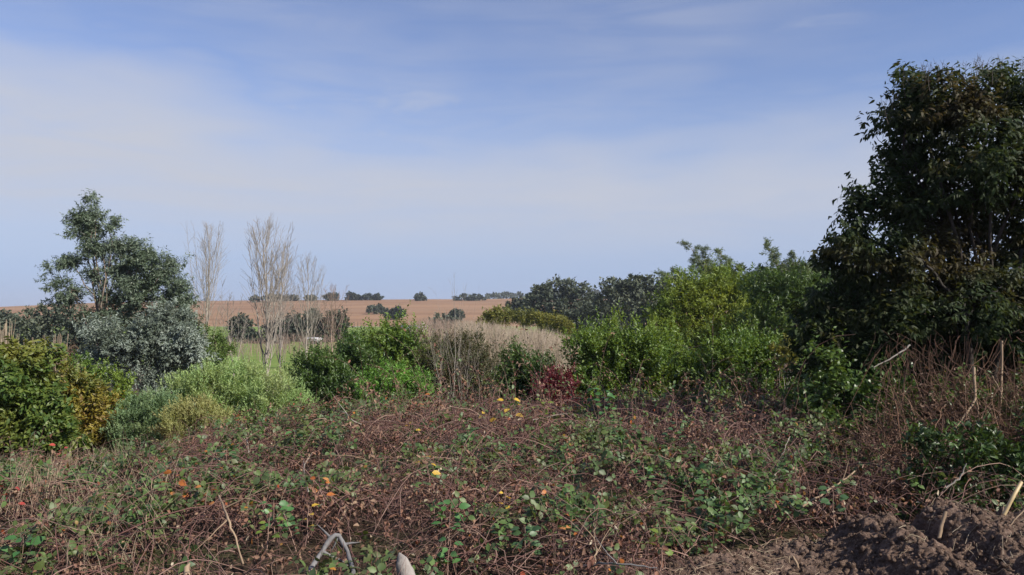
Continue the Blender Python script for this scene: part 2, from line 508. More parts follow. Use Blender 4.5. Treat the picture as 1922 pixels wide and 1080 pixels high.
# colours of the leaves
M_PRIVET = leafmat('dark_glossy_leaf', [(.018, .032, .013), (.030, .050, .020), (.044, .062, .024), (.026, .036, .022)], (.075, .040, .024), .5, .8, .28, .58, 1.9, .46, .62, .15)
M_LEFTB = leafmat('yellow_green_leaf', [(0.044, 0.088, 0.020), (0.075, 0.125, 0.025), (0.125, 0.163, 0.031), (0.056, 0.100, 0.025)], (0.188, 0.175, 0.031), .65, 1.1, .30, .48, 1.5)
M_YELLB = leafmat('yellow_brown_leaf', [(0.178, 0.149, 0.027), (0.297, 0.238, 0.041), (0.133, 0.127, 0.027), (0.194, 0.111, 0.041)], (0.089, 0.127, 0.027), .8, 1.2, .3, .5)
M_BROOM = leafmat('pale_soft_green_leaf', [(0.203, 0.321, 0.116), (0.298, 0.438, 0.159), (0.249, 0.371, 0.159), (0.343, 0.471, 0.178)], (0.375, 0.371, 0.197), .5, 1.1, .35, .6, 1.3)
M_EUC = leafmat('grey_green_leaf', [(0.076, 0.105, 0.069), (0.115, 0.155, 0.105), (0.170, 0.208, 0.155)], (0.062, 0.093, 0.046), .7, .5, .22, .45, 1.3)
M_SILVER = leafmat('silver_grey_leaf', [(0.149, 0.185, 0.156), (0.223, 0.267, 0.230), (0.296, 0.341, 0.304), (0.119, 0.156, 0.126)], (0.073, 0.096, 0.066), .8, .7, .2, .5, 1.2)
M_DARKL = leafmat('dark_laurel_leaf', [(0.033, 0.067, 0.021), (0.053, 0.098, 0.026), (0.075, 0.128, 0.033)], (0.105, 0.164, 0.033), .7, .8, .3, .4, 1.7)
M_MIDL = leafmat('mid_green_leaf', [(0.053, 0.106, 0.024), (0.088, 0.154, 0.030), (0.131, 0.203, 0.039)], (0.176, 0.244, 0.042), .75, .7, .32, .42, 1.6)
M_BRIGHT = leafmat('bright_green_leaf', [(0.094, 0.220, 0.031), (0.133, 0.282, 0.044), (0.172, 0.329, 0.055)], (0.078, 0.157, 0.031), .5, 1.5, .35, .5, 1.3)
M_ACACIA = leafmat('acacia_leaf', [(0.083, 0.138, 0.027), (0.136, 0.204, 0.036), (0.186, 0.259, 0.045)], (0.248, 0.296, 0.045), .7, .45, .32, .5, 1.5)
M_FEATHER = leafmat('feathery_acacia_leaf', [(0.078, 0.111, 0.065), (0.111, 0.150, 0.078), (0.130, 0.169, 0.085)], (0.130, 0.182, 0.065), .6, .6, .3, .5, 1.3)
M_OLIVE = leafmat('olive_brown_leaf', [(.06, .06, .022), (.085, .075, .03), (.05, .06, .02), (.11, .075, .045)], (.045, .06, .018), .7, 1.2, .25, .6)
M_RED = leafmat('dark_red_leaf', [(0.112, 0.014, 0.022), (0.180, 0.024, 0.036), (0.080, 0.018, 0.024), (0.225, 0.042, 0.054)], (0.102, 0.036, 0.036), .5, 2.5, .3, .5, 1.2)
M_FAREUC = leafmat('far_gum_leaf', [(0.057, 0.076, 0.053), (0.086, 0.101, 0.067), (0.115, 0.127, 0.086)], (0.040, 0.057, 0.041), .7, .18, .15, .7, 1.2)
M_FARDK = leafmat('far_dark_leaf', [(.024, .035, .024), (.036, .048, .03), (.05, .062, .038)], (.055, .062, .038), .5, .1, .12, .7, 1.2)
M_YELLT = leafmat('yellow_willow_leaf', [(.16, .16, .03), (.22, .21, .035), (.12, .14, .035), (.26, .23, .03)], (.10, .12, .04), .6, .3, .3, .6, 1.2)
M_DRY = leafmat('dry_brown_leaf', [(.09, .05, .03), (.14, .085, .055), (.06, .035, .025)], (.18, .12, .08), .5, 2, .15, .7, 1.1)

# --- far ridge bushes, each its own
RIDGE = 'dark bushes along the field ridge'
ridge = [
    ('low dark bush on the ridge, seen through the bare poplar', 506, [(482, 561, 12, 4), (510, 560, 13, 5), (522, 559, 6, 4)], 460),
    ('small dark bush on the ridge left of the round ridge bush', 545, [(538, 560, 9, 4), (552, 560, 6, 3)], 480),
    ('flat dark bush on the ridge behind the thinnest bare tree', 582, [(583, 561, 9, 4)], 480),
    ('rounded bush on the ridge just right of the bare trees', 622, [(617, 559, 9, 5), (628, 558, 7, 5)], 480),
    ('dark bush with taller left half on the ridge', 660, [(658, 557, 8, 6), (670, 560, 7, 4)], 485),
    ('longest dark clump on the ridge line, left of the lone round bush', 698, [(692, 558, 11, 5), (684, 561, 8, 3), (704, 560, 8, 4), (712, 558, 7, 5)], 485),
    ('lone round bush standing by itself on the ridge line', 788, [(788, 560, 8, 6)], 470),
    ('wide grey green thicket on the ridge beside the tall thin stem', 875, [(858, 561, 9, 4), (875, 559, 13, 6), (893, 560, 11, 5)], 470),
]
for lab, bxp, L, Y in ridge:
    plant('ridge_bush', lab, 'bush', Y, (bxp, 0), L, M_FARDK, 420, 3, 1.2, (1.3, .9), M_DARKBARK, .18, RIDGE, twigs=1, up=.3, inner=.15)
for lab, bxp, L, Y, m in [
    ('grey bush standing alone on the tan field, below the ridge', 706, [(698, 581, 9, 6), (711, 580, 10, 7), (722, 583, 6, 4)], 310, M_FAREUC),
    ('dark domed bush on the tan field behind the green laurel top', 745, [(745, 588, 13, 8), (733, 592, 8, 5)], 270, M_FARDK),
    ('small dark domed bush at the foot of the field, right of the bare stem', 857, [(857, 592, 12, 7)], 240, M_FARDK),
    ('grey green spreading bush low on the field left of the bare stem', 828, [(822, 605, 12, 9), (838, 600, 14, 8), (820, 615, 10, 8), (848, 608, 14, 9)], 200, M_FAREUC),
]:
    plant('field_bush', lab, 'bush', Y, (bxp, 0), L, m, 700, 3, .8, (.75, .5), M_DARKBARK, .15, 'bushes standing on the tan field', twigs=1, up=.3, inner=.15)

# --- wood far behind the ridge: reads as one mass
g = Geo()
k = 2600
pxs = rng.uniform(895, 1420, k)
top = np.interp(pxs, [895, 905, 950, 960, 1000, 1040, 1100, 1300, 1420], [562, 556, 551, 553, 553, 549, 546, 540, 540]) + (fbm(np.stack([pxs * .12, pxs * 0, pxs * 0], -1), 3) - .5) * 8
Yw = rng.uniform(640, 760, k)
hz = 2 + (590 - top) / F * Yw
zz = hz - rng.random(k) ** 2 * 9
pp = np.stack([(pxs - 961) / F * Yw, Yw, zz], -1)
twig_leaves(g, pp, unit(rng.normal(size=(k, 3)) + [0, 0, .5]), 3, 2, 2.2, 1.6)
tag(link('far_wood', g.mesh('far_wood', M_FARDK)), 'dark far wood along the horizon beyond the field', 'wood', kind='stuff')

# --- clipped dark trees at the foot of the hill, behind the bare trees
HEDGE = 'dark trees at the foot of the hill'
for lab, px, L, Y in [
    ('dark rounded tree at the left end of the valley row, behind the bare poplar', 455, [(455, 615, 20, 20), (452, 645, 22, 22), (470, 640, 16, 18)], 118),
    ('broad dark tree with flat top behind the tallest bare poplar', 540, [(520, 625, 24, 22), (548, 612, 24, 20), (540, 645, 32, 20), (565, 632, 16, 24)], 122),
    ('tall dark clipped tree, left one of the square topped pair', 590, [(586, 603, 15, 17), (594, 625, 18, 20), (580, 640, 16, 18)], 116),
    ('tall dark clipped tree, right one of the square topped pair', 628, [(618, 603, 12, 16), (638, 602, 13, 16), (628, 628, 24, 22), (640, 648, 18, 16)], 114),
    ('low dark shrub below the broad flat topped dark tree', 500, [(495, 650, 26, 12), (525, 655, 22, 12)], 108),
]:
    plant('valley_tree', lab, 'tree', Y, (px, 0), L, M_FARDK, 1500, 3, .5, (.5, .34), M_DARKBARK, .2, HEDGE, twigs=2, up=.3, bump=.3)
# left edge
for lab, px, L, Y, m in [
    ('grey green spreading tree behind the silver tree, at the left', 95, [(75, 595, 24, 15), (110, 590, 30, 15), (60, 620, 40, 22), (110, 625, 45, 28), (150, 600, 30, 18), (80, 650, 50, 25), (140, 650, 40, 25)], 88, M_FAREUC),
    ('small grey tree at the left edge of the field', 12, [(8, 602, 20, 12), (25, 612, 22, 14), (5, 625, 26, 16)], 95, M_FAREUC),
    ('dark green tree low behind the silver tree', 175, [(165, 620, 30, 16), (190, 640, 36, 22), (160, 660, 30, 20)], 70, M_FARDK),
]:
    plant('left_valley_tree', lab, 'tree', Y, (px, 0), L, m, 2200, 3, .45, (.42, .26), M_GREYBARK, .16, 'trees behind the silver tree', twigs=3, up=.3, bump=.4)

# --- small houses and a fence at the foot of the field
M_WHITEW = flatmat('pale_render_wall', (.55, .50, .44)); M_ROOFW = flatmat('white_metal_roof', (.42, .42, .44), .5); M_ROOFG = flatmat('grey_sheet_roof', (.20, .22, .25), .6)
M_PANE = flatmat('dark_window_pane', (.03, .035, .045), .15); M_POST = flatmat('weathered_post_wood', (.16, .12, .09), .9)


def box(g, c, s, slot=0, rz=0.):
    c = np.asarray(c, float); s = np.asarray(s, float) / 2
    v = np.array([(x, y, z) for x in (-1, 1) for y in (-1, 1) for z in (-1, 1)], float) * s
    ca, sa = math.cos(rz), math.sin(rz)
    v = np.stack([v[:, 0] * ca - v[:, 1] * sa, v[:, 0] * sa + v[:, 1] * ca, v[:, 2]], -1) + c
    q = [(0, 1, 3, 2), (4, 6, 7, 5), (0, 4, 5, 1), (2, 3, 7, 6), (0, 2, 6, 4), (1, 5, 7, 3)]
    g.add(v, [t for a, b, cc, d in q for t in ((a, b, cc), (a, cc, d))], slot)
    return g


def house(px, py, Y, w, d, hgt, mroof, label, chim=False):
    c = at(px, py, Y); b = np.array([c[0], Y, float(T(c[0], Y))])
    r = empty('small_house', b, label, 'house', 'small houses at the foot of the field')
    wall_h = c[2] - b[2]
    link('wall', box(Geo(), (0, 0, wall_h / 2), (w, d, wall_h)).mesh('wall', M_WHITEW), r)
    g = Geo(); e = .25
    v = np.array([(-w / 2 - e, -d / 2 - e, wall_h), (w / 2 + e, -d / 2 - e, wall_h), (w / 2 + e, d / 2 + e, wall_h), (-w / 2 - e, d / 2 + e, wall_h), (-w / 2 - e, 0, wall_h + hgt), (w / 2 + e, 0, wall_h + hgt)]) + [0, 0, .004]
    g.add(v, [(0, 1, 5), (0, 5, 4), (2, 3, 4), (2, 4, 5), (0, 4, 3), (1, 2, 5), (0, 2, 1), (0, 3, 2)])
    rf = link('roof', g.mesh('roof', mroof), r)
    if chim: link('chimney', box(Geo(), (w * .3, 0, wall_h + hgt * .9), (.5, .5, 1.3)).mesh('chimney', M_WHITEW), rf)
    for xx in (-w * .25, w * .25):
        wn = link('window', box(Geo(), (xx, -d / 2 - .02, wall_h * .55), (1.1, .06, 1.0)).mesh('window', M_ROOFW), r)
        link('pane', box(Geo(), (xx, -d / 2 - .055, wall_h * .55), (.9, .02, .8)).mesh('pane', M_PANE), wn)


house(588, 639, 108, 1.7, 3.0, .4, M_ROOFW, 'white roofed low house showing between the bare trees')
house(778, 622, 150, 5.5, 5, 1.1, M_ROOFG, 'grey roofed house half hidden behind the laurel shrubs', True)
fr_ = None
a0, a1 = at(665, 612, 196), at(712, 610, 190)
fr_ = empty('field_fence', (a0[0], a0[1], float(T(a0[0], a0[1]))), 'post and wire fence at the foot of the tan field', 'fence')
o0 = np.array(fr_.location)
gp = None
for i in range(8):
    q = a0 + (a1 - a0) * i / 7; z0 = float(T(q[0], q[1])); hh = 1.5 + .3 * rng.random()
    gg = Geo(); stick(gg, (q[0], q[1], z0 - .1), (q[0] + rng.normal() * .05, q[1], z0 + hh), .09, .08, 3, 0, sides=5, cap=True)
    link('post', gg.mesh('post', M_POST, o0), fr_)
for h in (.5, 1.0, 1.35):
    gg = Geo(); stick(gg, (a0[0], a0[1], T(a0[0], a0[1]) + h), (a1[0], a1[1], T(a1[0], a1[1]) + h), .012, .012, 8, 0, sides=3)
    link('wire', gg.mesh('wire', M_POST, o0), fr_)

# --- gums and cypress on the right of the field
GUM = 'gum trees beyond the valley'
for lab, px, L, Y, m, n in [
    ('tall domed gum tree at the right end of the tan field', 1052, [(1040, 545, 34, 20), (1072, 548, 30, 18), (1015, 552, 22, 13), (1092, 562, 20, 18), (1030, 575, 40, 24), (1070, 580, 42, 26), (1000, 575, 22, 14), (1100, 590, 18, 20), (1050, 605, 46, 22)], 150, M_FAREUC, 4200),
    ('broad gum tree between the domed gum and the bright acacias', 1190, [(1160, 545, 32, 18), (1195, 538, 34, 16), (1228, 542, 34, 18), (1145, 570, 28, 22), (1190, 570, 44, 26), (1235, 572, 40, 26), (1160, 600, 36, 24), (1215, 605, 50, 30)], 120, M_FAREUC, 4600),
    ('low dark cypress between the two big gum trees', 1105, [(1085, 598, 26, 16), (1118, 600, 26, 16), (1100, 618, 40, 16), (1130, 585, 16, 14)], 112, M_FARDK, 1800),
    ('grey gum partly hidden behind the domed gum', 985, [(975, 575, 22, 12), (1000, 568, 18, 10), (960, 585, 20, 10), (985, 590, 30, 12)], 170, M_FARDK, 1500),
    ('dark treetop showing in the dip between the gums', 1118, [(1112, 562, 16, 9), (1126, 566, 14, 10), (1118, 580, 20, 14)], 190, M_FARDK, 900),
    ('dark gum crown far behind the feathery acacia tops', 1480, [(1400, 528, 50, 18), (1460, 526, 60, 20), (1530, 522, 60, 24), (1420, 560, 70, 34), (1510, 560, 80, 40)], 100, M_FARDK, 3000),
]:
    plant('gum_tree', lab, 'tree', Y, (px, 0), L, m, n, 3, .6, (.6, .36), M_GREYBARK, .3, GUM, twigs=3, up=.35, bump=.45, gap=.33, inner=.2, clump=(12, .15))

# --- yellow-green willows and bare sapling stand in the valley
for lab, px, L in [
    ('yellow leaved willow, brightest of the row, left of the domed gum', 1010, [(985, 600, 20, 13), (1010, 603, 24, 14), (1035, 608, 20, 12)]),
    ('pale grey green willow at the left end of the yellow row', 935, [(930, 598, 22, 14), (950, 595, 22, 15), (915, 604, 18, 10)]),
    ('thin yellow willow at the right end of the row, before the dark cypress', 1058, [(1052, 612, 12, 12), (1064, 618, 9, 14)]),
]:
    plant('willow', lab, 'tree', 78, (px, 0), L, M_YELLT, 1100, 4, .5, (.32, .1), M_PALEBARK, .1, 'yellow willows in the valley', twigs=5, up=.9, out=.35, gap=.4, inner=.2)
M_CANES = islandmat('bare_sapling_bark', [(.19, .145, .105), (.30, .235, .17), (.36, .30, .24), (.24, .17, .12)])
M_CANER = islandmat('reddish_sapling_bark', [(.17, .115, .09), (.25, .175, .14), (.30, .22, .17)])
g = Geo()


def sapling_stand(g, n, pxr, Yr, toppy, slot, r=.013, lean=.12):
    px_ = rng.uniform(*pxr, n); Yy = rng.uniform(*Yr, n); xx = (px_ - 961) / F * Yy
    z0 = T(xx, Yy); z1 = 2 + (590 - (np.interp(px_, *toppy) + rng.gamma(2., 5., n))) / F * Yy
    hh = np.maximum(z1 - z0, .4); s = 5
    t = np.linspace(0, 1, s)
    off = rng.normal(size=(n, 2)) * lean
    P = np.zeros((n, s, 3)); P[..., 0] = xx[:, None] + off[:, :1] * hh[:, None] * t; P[..., 1] = Yy[:, None] + off[:, 1:] * hh[:, None] * t
    P[..., 2] = z0[:, None] + hh[:, None] * t
    P += rng.normal(size=P.shape) * .03
    tubes(g, P, r * np.linspace(1, .35, s)[None] * rng.uniform(.7, 1.5, (n, 1)), 3, slot)
    m = 5
    for _ in range(m):
        tt = rng.uniform(.3, .9, n)
        b = P[:, 0] + (P[:, -1] - P[:, 0]) * tt[:, None]
        e = b + np.stack([rng.normal(size=n) * .22, rng.normal(size=n) * .22, rng.uniform(.3, .8, n)], -1) * hh[:, None] * .35
        Q = b[:, None] + (e - b)[:, None] * np.linspace(0, 1, 3)[None, :, None]
        tubes(g, Q, np.array([[.55, .4, .2]]) * r * np.ones((n, 1)), 3, slot)


tp = ([860, 900, 960, 1030, 1070, 1100], [600, 602, 610, 618, 630, 642])
sapling_stand(g, 1100, (862, 1085), (48, 66), tp, 0, .018)
sapling_stand(g, 300, (1000, 1090), (46, 58), ([1000, 1090], [618, 636]), 0)
tag(link('bare_saplings', g.mesh('bare_saplings', M_CANES)), 'pale stand of bare leafless saplings in the valley behind the red shrub', 'saplings', kind='stuff')
g = Geo()
sapling_stand(g, 420, (770, 900), (90, 130), ([770, 800, 900], [604, 594, 600]), 0, .03)
tag(link('grey_brush', g.mesh('grey_brush', M_CANER)), 'grey leafless brush at the foot of the tan field', 'brush', kind='stuff')
g = Geo()
sapling_stand(g, 420, (370, 690), (60, 100), ([370, 440, 560, 640, 690], [622, 632, 622, 630, 645]), 0, .018)
tag(link('bare_undergrowth', g.mesh('bare_undergrowth', M_CANER)), 'brown leafless scrub among the bare poplars', 'brush', kind='stuff')


# --- bare trees: trunk and every main branch built
def bare_tree(name, label, px, top, base_py, Y, spread, nb, bark, r, group, low=.12, cat='tree', tw=14, lean=0., prof=.75):
    c = at(px, base_py, Y); b = np.array([c[0], Y, float(T(c[0], Y))])
    tip = at(px + lean, top, Y); H = tip[2] - b[2]
    root = empty(name, b, label, cat, group)
    tr = path(b - [0, 0, .1], tip, 14, .10); g = Geo()
    tubes(g, tr[None], np.linspace(r, r * .08, 14)[None] ** 1.0, 6)
    link('trunk', g.mesh('trunk', bark, b, True), root)
    S = spread * Y / F
    for i in range(nb):
        t = low + (0.93 - low) * (i + rng.random()) / nb
        k = t * 13; j = int(k); p0 = tr[j] + (tr[min(j + 1, 13)] - tr[j]) * (k - j)
        az = i * 2.4 + rng.normal() * .4
        ln = H * (1 - t) * rng.uniform(.55, .95) + H * .06
        ro = S * (math.sin(math.pi * min(1, (t * .8 + .22))) ** .6) * rng.uniform(.5, 1.1) * (1 - t * .35)
        u = np.linspace(0, 1, 9)
        P = np.stack([p0[0] + math.cos(az) * ro * u ** prof, p0[1] + math.sin(az) * ro * u ** prof, p0[2] + ln * u ** 1.1], -1)
        P[1:] += np.cumsum(rng.normal(size=(8, 3)), 0) * ln * .008
        g = Geo(); rb = r * .34 * (1 - .55 * t)
        tubes(g, P[None], np.linspace(rb, rb * .12, 9)[None], 4)
        uu = rng.uniform(.15, .97, tw); kk = uu * 8; jj = kk.astype(int); fr = (kk - jj)[:, None]
        s0 = P[jj] * (1 - fr) + P[np.minimum(jj + 1, 8)] * fr
        d = np.stack([rng.normal(size=tw) * .45 + math.cos(az) * .25, rng.normal(size=tw) * .45 + math.sin(az) * .25, rng.uniform(.7, 1.2, tw)], -1)
        l2 = ln * .30 * (1.15 - uu)[:, None] + H * .025
        e0 = s0 + unit(d) * l2
        Q = s0[:, None] + (e0 - s0)[:, None] * np.linspace(0, 1, 4)[None, :, None] + rng.normal(size=(tw, 4, 3)) * l2[:, None] * .03 * np.array([0, 1, 1, 1])[None, :, None]
        tubes(g, Q, np.maximum(np.linspace(rb * .38, rb * .14, 4), .0045 if Y > 25 else .0015)[None] * np.ones((tw, 1)), 3)
        link('branch', g.mesh('branch', bark, b, True), root)
    return root


POP = 'bare winter poplars left of centre'
bare_tree('bare_poplar', 'slender bare poplar standing just right of the silver tree', 392, 428, 648, 45, 40, 26, M_PALEBARK, .075, POP, .10, tw=18)
bare_tree('bare_poplar', 'tallest bare poplar with pale trunk rising behind the pale green bush', 500, 424, 700, 33, 68, 30, M_PALEBARK, .085, POP, .10, tw=18, lean=-8)
bare_tree('bare_poplar', 'shorter bare poplar with many thin shoots, rightmost of the poplars', 577, 486, 668, 44, 46, 24, M_PALEBARK, .065, POP, .10, tw=18)
bare_tree('bare_poplar', 'low bare tree with wide reddish twigs before the clipped dark pair', 625, 540, 672, 50, 40, 20, M_CANER, .055, POP, .06, tw=18)
bare_tree('bare_poplar', 'thin leaning bare tree between the pale trunked poplar and the slender one', 440, 560, 690, 36, 40, 14, M_PALEBARK, .05, POP, .08, tw=16, lean=-14)
bare_tree('bare_poplar', 'bare tree close beside the tallest poplar, a little lower and darker', 528, 470, 690, 38, 40, 20, M_GREYBARK, .055, POP, .1, tw=16)

# --- silver tree on the left
M_EUCBARK = barkmat('gum_bark', [(.08, .06, .045), (.22, .17, .13)], 5, .4, stretch=.3)
EL = [(174, 388, 24, 26), (176, 402, 20, 24), (170, 410, 28, 22), (150, 415, 22, 18), (168, 432, 34, 24), (205, 428, 26, 20), (222, 462, 34, 24), (175, 468, 32, 22), (135, 486, 32, 20), (112, 510, 30, 22), (128, 540, 34, 20), (180, 515, 24, 20), (250, 472, 28, 22),
      (228, 505, 36, 26), (262, 500, 34, 26), (300, 600, 48, 28), (235, 600, 42, 24), (345, 612, 28, 28), (185, 592, 26, 18), (330, 560, 40, 24), (240, 540, 34, 24), (205, 560, 30, 20), (285, 480, 32, 22), (318, 500, 24, 20), (302, 515, 36, 24), (330, 540, 30, 20), (268, 535, 44, 28), (318, 570, 40, 26), (250, 575, 40, 24), (345, 585, 24, 24), (122, 560, 28, 14)]
plant('gum_tree', 'tall open grey green gum tree at the left with sky showing through', 'tree', 30, (190, 0), EL, M_EUC, 7400, 10, .26, (.12, .032), M_EUCBARK, .075, None,
      LONG, droop=.45, gap=.37, gfreq=1.9, shell=.45, bump=.8, clump=(10, .24), hub=(190, 590, 30), inner=.35, up=.25, twigs=3, lflat=0.)
SL = [(300, 620, 50, 34), (345, 640, 30, 34), (250, 630, 44, 34), (215, 650, 36, 34), (265, 675, 60, 40), (320, 680, 48, 36), (230, 700, 36, 34), (285, 720, 44, 24), (365, 665, 20, 28), (320, 600, 34, 26), (190, 625, 30, 24), (180, 665, 26, 26)]
plant('silver_tree', 'bushy silver grey tree below the tall gum, pale leaves lit by sun', 'tree', 27, (285, 0), SL, M_SILVER, 4600, 10, .28, (.12, .036), M_PALEBARK, .12, None,
      LONG, droop=.35, gap=.35, gfreq=1.6, bump=.8, clump=(10, .22), hub=(262, 700, 27), up=.3, twigs=3, inner=.35)
plant('dark_shrub', 'dark olive shrub at the right foot of the silver tree', 'shrub', 29, (400, 0), [(385, 650, 24, 26), (415, 660, 24, 20), (390, 675, 34, 18), (360, 690, 30, 20)], M_DARKL, 1100, 7, .2, (.09, .04), M_BARK, .05)
plant('dry_shrub', 'grey brown leafless looking dome shrub left of the silver tree', 'shrub', 26, (115, 0), [(112, 682, 24, 16), (120, 700, 34, 20), (95, 705, 26, 20)], M_DRY, 900, 6, .25, (.10, .02), M_GREYBARK, .04, up=.9)
plant('leafy_shrub', 'small bright green shrub between dry dome shrub and silver tree', 'shrub', 21, (160, 0), [(152, 685, 18, 17), (170, 700, 20, 16), (160, 720, 26, 20), (215, 715, 26, 20), (225, 745, 24, 24), (210, 770, 24, 24)], M_MIDL, 900, 7, .16, (.09, .045), M_BARK, .03)

# --- middle shrubs
plant('laurel_shrub', 'tallest dark green laurel in the middle, peak against the tan field', 'shrub', 23, (735, 0), [(738, 622, 24, 22), (730, 650, 40, 28), (700, 655, 40, 26), (765, 655, 34, 26), (680, 690, 40, 36), (730, 700, 50, 40), (780, 690, 36, 36), (660, 670, 24, 20)], M_MIDL, 3300, 8, .22, (.10, .045), M_BARK, .07, 'laurel shrubs across the middle', up=.7, shell=.7)
plant('laurel_shrub', 'dark laurel with yellowish top beside the pale green bush', 'shrub', 18.5, (595, 0), [(590, 690, 32, 26), (575, 715, 24, 24), (600, 725, 40, 34), (615, 700, 24, 22), (640, 720, 28, 40), (650, 755, 34, 36), (590, 755, 30, 30)], M_DARKL, 2600, 8, .18, (.085, .032), M_BARK, .05, 'laurel shrubs across the middle', up=.7)
plant('laurel_shrub', 'shadowed narrow laurel behind the bright green bush', 'shrub', 20, (655, 0), [(650, 660, 26, 24), (672, 690, 30, 34), (660, 720, 30, 40)], M_DARKL, 1500, 8, .18, (.09, .036), M_BARK, .05, 'laurel shrubs across the middle', up=.6)
plant('bright_bush', 'vivid green low bush in the middle, brightest of all bushes', 'bush', 15, (735, 0), [(740, 705, 44, 22), (705, 715, 30, 20), (770, 718, 36, 22), (690, 750, 26, 26), (735, 740, 50, 30), (790, 735, 30, 22)], M_BRIGHT, 2500, 8, .16, (.07, .018), M_BARK, .03, up=.9, out=.35)
plant('twiggy_shrub', 'olive brown domed shrub behind the bare pale stems', 'shrub', 20.5, (860, 0), [(835, 650, 40, 26), (880, 652, 40, 26), (860, 690, 64, 40), (905, 690, 32, 36), (850, 730, 70, 34), (810, 680, 26, 34)], M_OLIVE, 3000, 8, .2, (.065, .025), M_BARK, .05, up=.7)
plant('laurel_shrub', 'dark rounded laurel directly left of the red shrub', 'shrub', 19, (975, 0), [(970, 680, 28, 26), (1010, 695, 34, 20), (985, 715, 40, 34), (965, 740, 26, 30), (1030, 710, 20, 24)], M_DARKL, 2000, 8, .18, (.085, .035), M_BARK, .05, 'laurel shrubs across the middle', up=.7)
plant('red_shrub', 'dark red leaved shrub in front of the gap between laurels', 'shrub', 15.5, (1042, 0), [(1042, 735, 36, 28), (1058, 722, 24, 22), (1022, 748, 24, 20), (1050, 755, 34, 16)], M_RED, 2000, 7, .14, (.05, .028), M_DARKBARK, .03, up=.7)
# bare pale stems before the olive shrub
bare_tree('bare_shrub', 'bare pale stemmed shrub with one very tall thin stem before the olive shrub', 853, 515, 762, 17.5, 60, 8, M_PALEBARK, .013, 'bare pale shrubs before the olive shrub', .03, 'shrub', tw=5, prof=1.0)
for dx, tpy, lab in [(818, 600, 'leaning bare pale stem left of the very tall thin stem'), (880, 640, 'bare pale shrub right of the very tall thin stem'), (905, 655, 'low bare twiggy shrub next to the dark rounded laurel'), (868, 610, 'slim bare upright shrub behind the very tall thin stem'), (835, 585, 'thin upright bare shoot just left of the very tall stem')]:
    bare_tree('bare_shrub', lab, dx + 25 if dx == 818 else dx, tpy, 758, 17 + rng.random(), 60, 6, M_PALEBARK, .009, 'bare pale shrubs before the olive shrub', .03, 'shrub', tw=6, prof=1.0, lean=-45 if dx == 818 else rng.normal() * 8)

# --- right-hand greens
plant('laurel_shrub', 'big round glossy laurel in the middle right, lit on its left top', 'shrub', 17.5, (1200, 0), [(1150, 640, 34, 28), (1200, 645, 50, 34), (1245, 660, 40, 34), (1110, 680, 34, 38), (1170, 695, 60, 46), (1240, 710, 60, 46), (1290, 715, 36, 40), (1120, 730, 40, 36), (1200, 740, 80, 30), (1100, 650, 26, 22)], M_MIDL, 5600, 8, .19, (.085, .036), M_BARK, .07, 'laurel shrubs across the middle', up=.75, shell=.7)
plant('laurel_shrub', 'leafy laurel right of the big round laurel, before the acacias', 'shrub', 17, (1400, 0), [(1370, 665, 40, 34), (1420, 670, 44, 34), (1460, 690, 40, 36), (1390, 715, 60, 44), (1450, 730, 50, 34), (1345, 700, 26, 40), (1500, 720, 40, 36)], M_MIDL, 3400, 8, .19, (.085, .034), M_BARK, .06, 'laurel shrubs across the middle', up=.75)
plant('acacia_tree', 'dense bright green acacia with rounded top in the right middle', 'tree', 30, (1350, 0), [(1290, 550, 46, 34), (1350, 540, 60, 36), (1400, 545, 44, 32), (1265, 580, 40, 34), (1320, 590, 60, 40), (1390, 590, 60, 44), (1290, 630, 60, 34), (1360, 640, 70, 36), (1255, 615, 30, 30)], M_ACACIA, 5200, 9, .34, (.13, .04), M_BARK, .12, 'acacias on the right', up=.45, shell=.7)
plant('acacia_tree', 'darker green acacia between the bright one and the big dark tree', 'tree', 27, (1480, 0), [(1450, 545, 44, 36), (1500, 550, 50, 44), (1540, 560, 40, 50), (1470, 600, 56, 44), (1530, 620, 50, 50), (1430, 620, 44, 40), (1480, 650, 60, 30), (1570, 640, 40, 50)], M_DARKL, 4600, 9, .32, (.13, .04), M_BARK, .12, 'acacias on the right', up=.4, shell=.7)


def feather_tree(label, Y, base, shoots, mat):
    bx = at(base, 600, Y)[0]; b = np.array([bx, Y, float(T(bx, Y))])
    root = empty('feathery_acacia', b, label, 'tree', 'feathery acacias rising over the greens')
    g = Geo(); hub = at(base, 560, Y); stick(g, b, hub, .09, .06, 8, .1)
    gl = Geo(); lob = []
    for (px, py, w) in shoots:
        tip = at(px, py, Y + rng.normal() * .6); P = path(hub, tip, 10, .12, .03)
        tubes(g, P[None], np.linspace(.035, .006, 10)[None], 4)
        for q in np.linspace(.35, 1, 9):
            k = q * 9; j = min(int(k), 8); c = P[j] + (P[j + 1] - P[j]) * (k - j)
            ww = w * Y / F * (1.15 - q * .75)
            for _ in range(4):
                e = c + np.array([rng.normal() * ww, rng.normal() * ww, rng.normal() * ww * .35 + ww * .3])
                stick(g, c, e, .008, .003, 4, .1, sides=3); lob.append((c, e))
    A = np.array([a for a, e in lob]); E = np.array([e for a, e in lob])
    K = 6
    t = rng.uniform(.35, 1.05, (len(A), K)); p = (A[:, None] + (E - A)[:, None] * t[..., None]).reshape(-1, 3) + rng.normal(size=(len(A) * K, 3)) * .03
    d = unit(np.repeat(E - A, K, 0) + rng.normal(size=p.shape) * .2)
    twig_leaves(gl, p, d, 7, .16, .085, .022, KITE, spread=.9)
    link('trunk', g.mesh('trunk', M_GREYBARK, b, True), root)
    tag(link('crown', gl.mesh('crown', mat, b), root), kind='stuff')


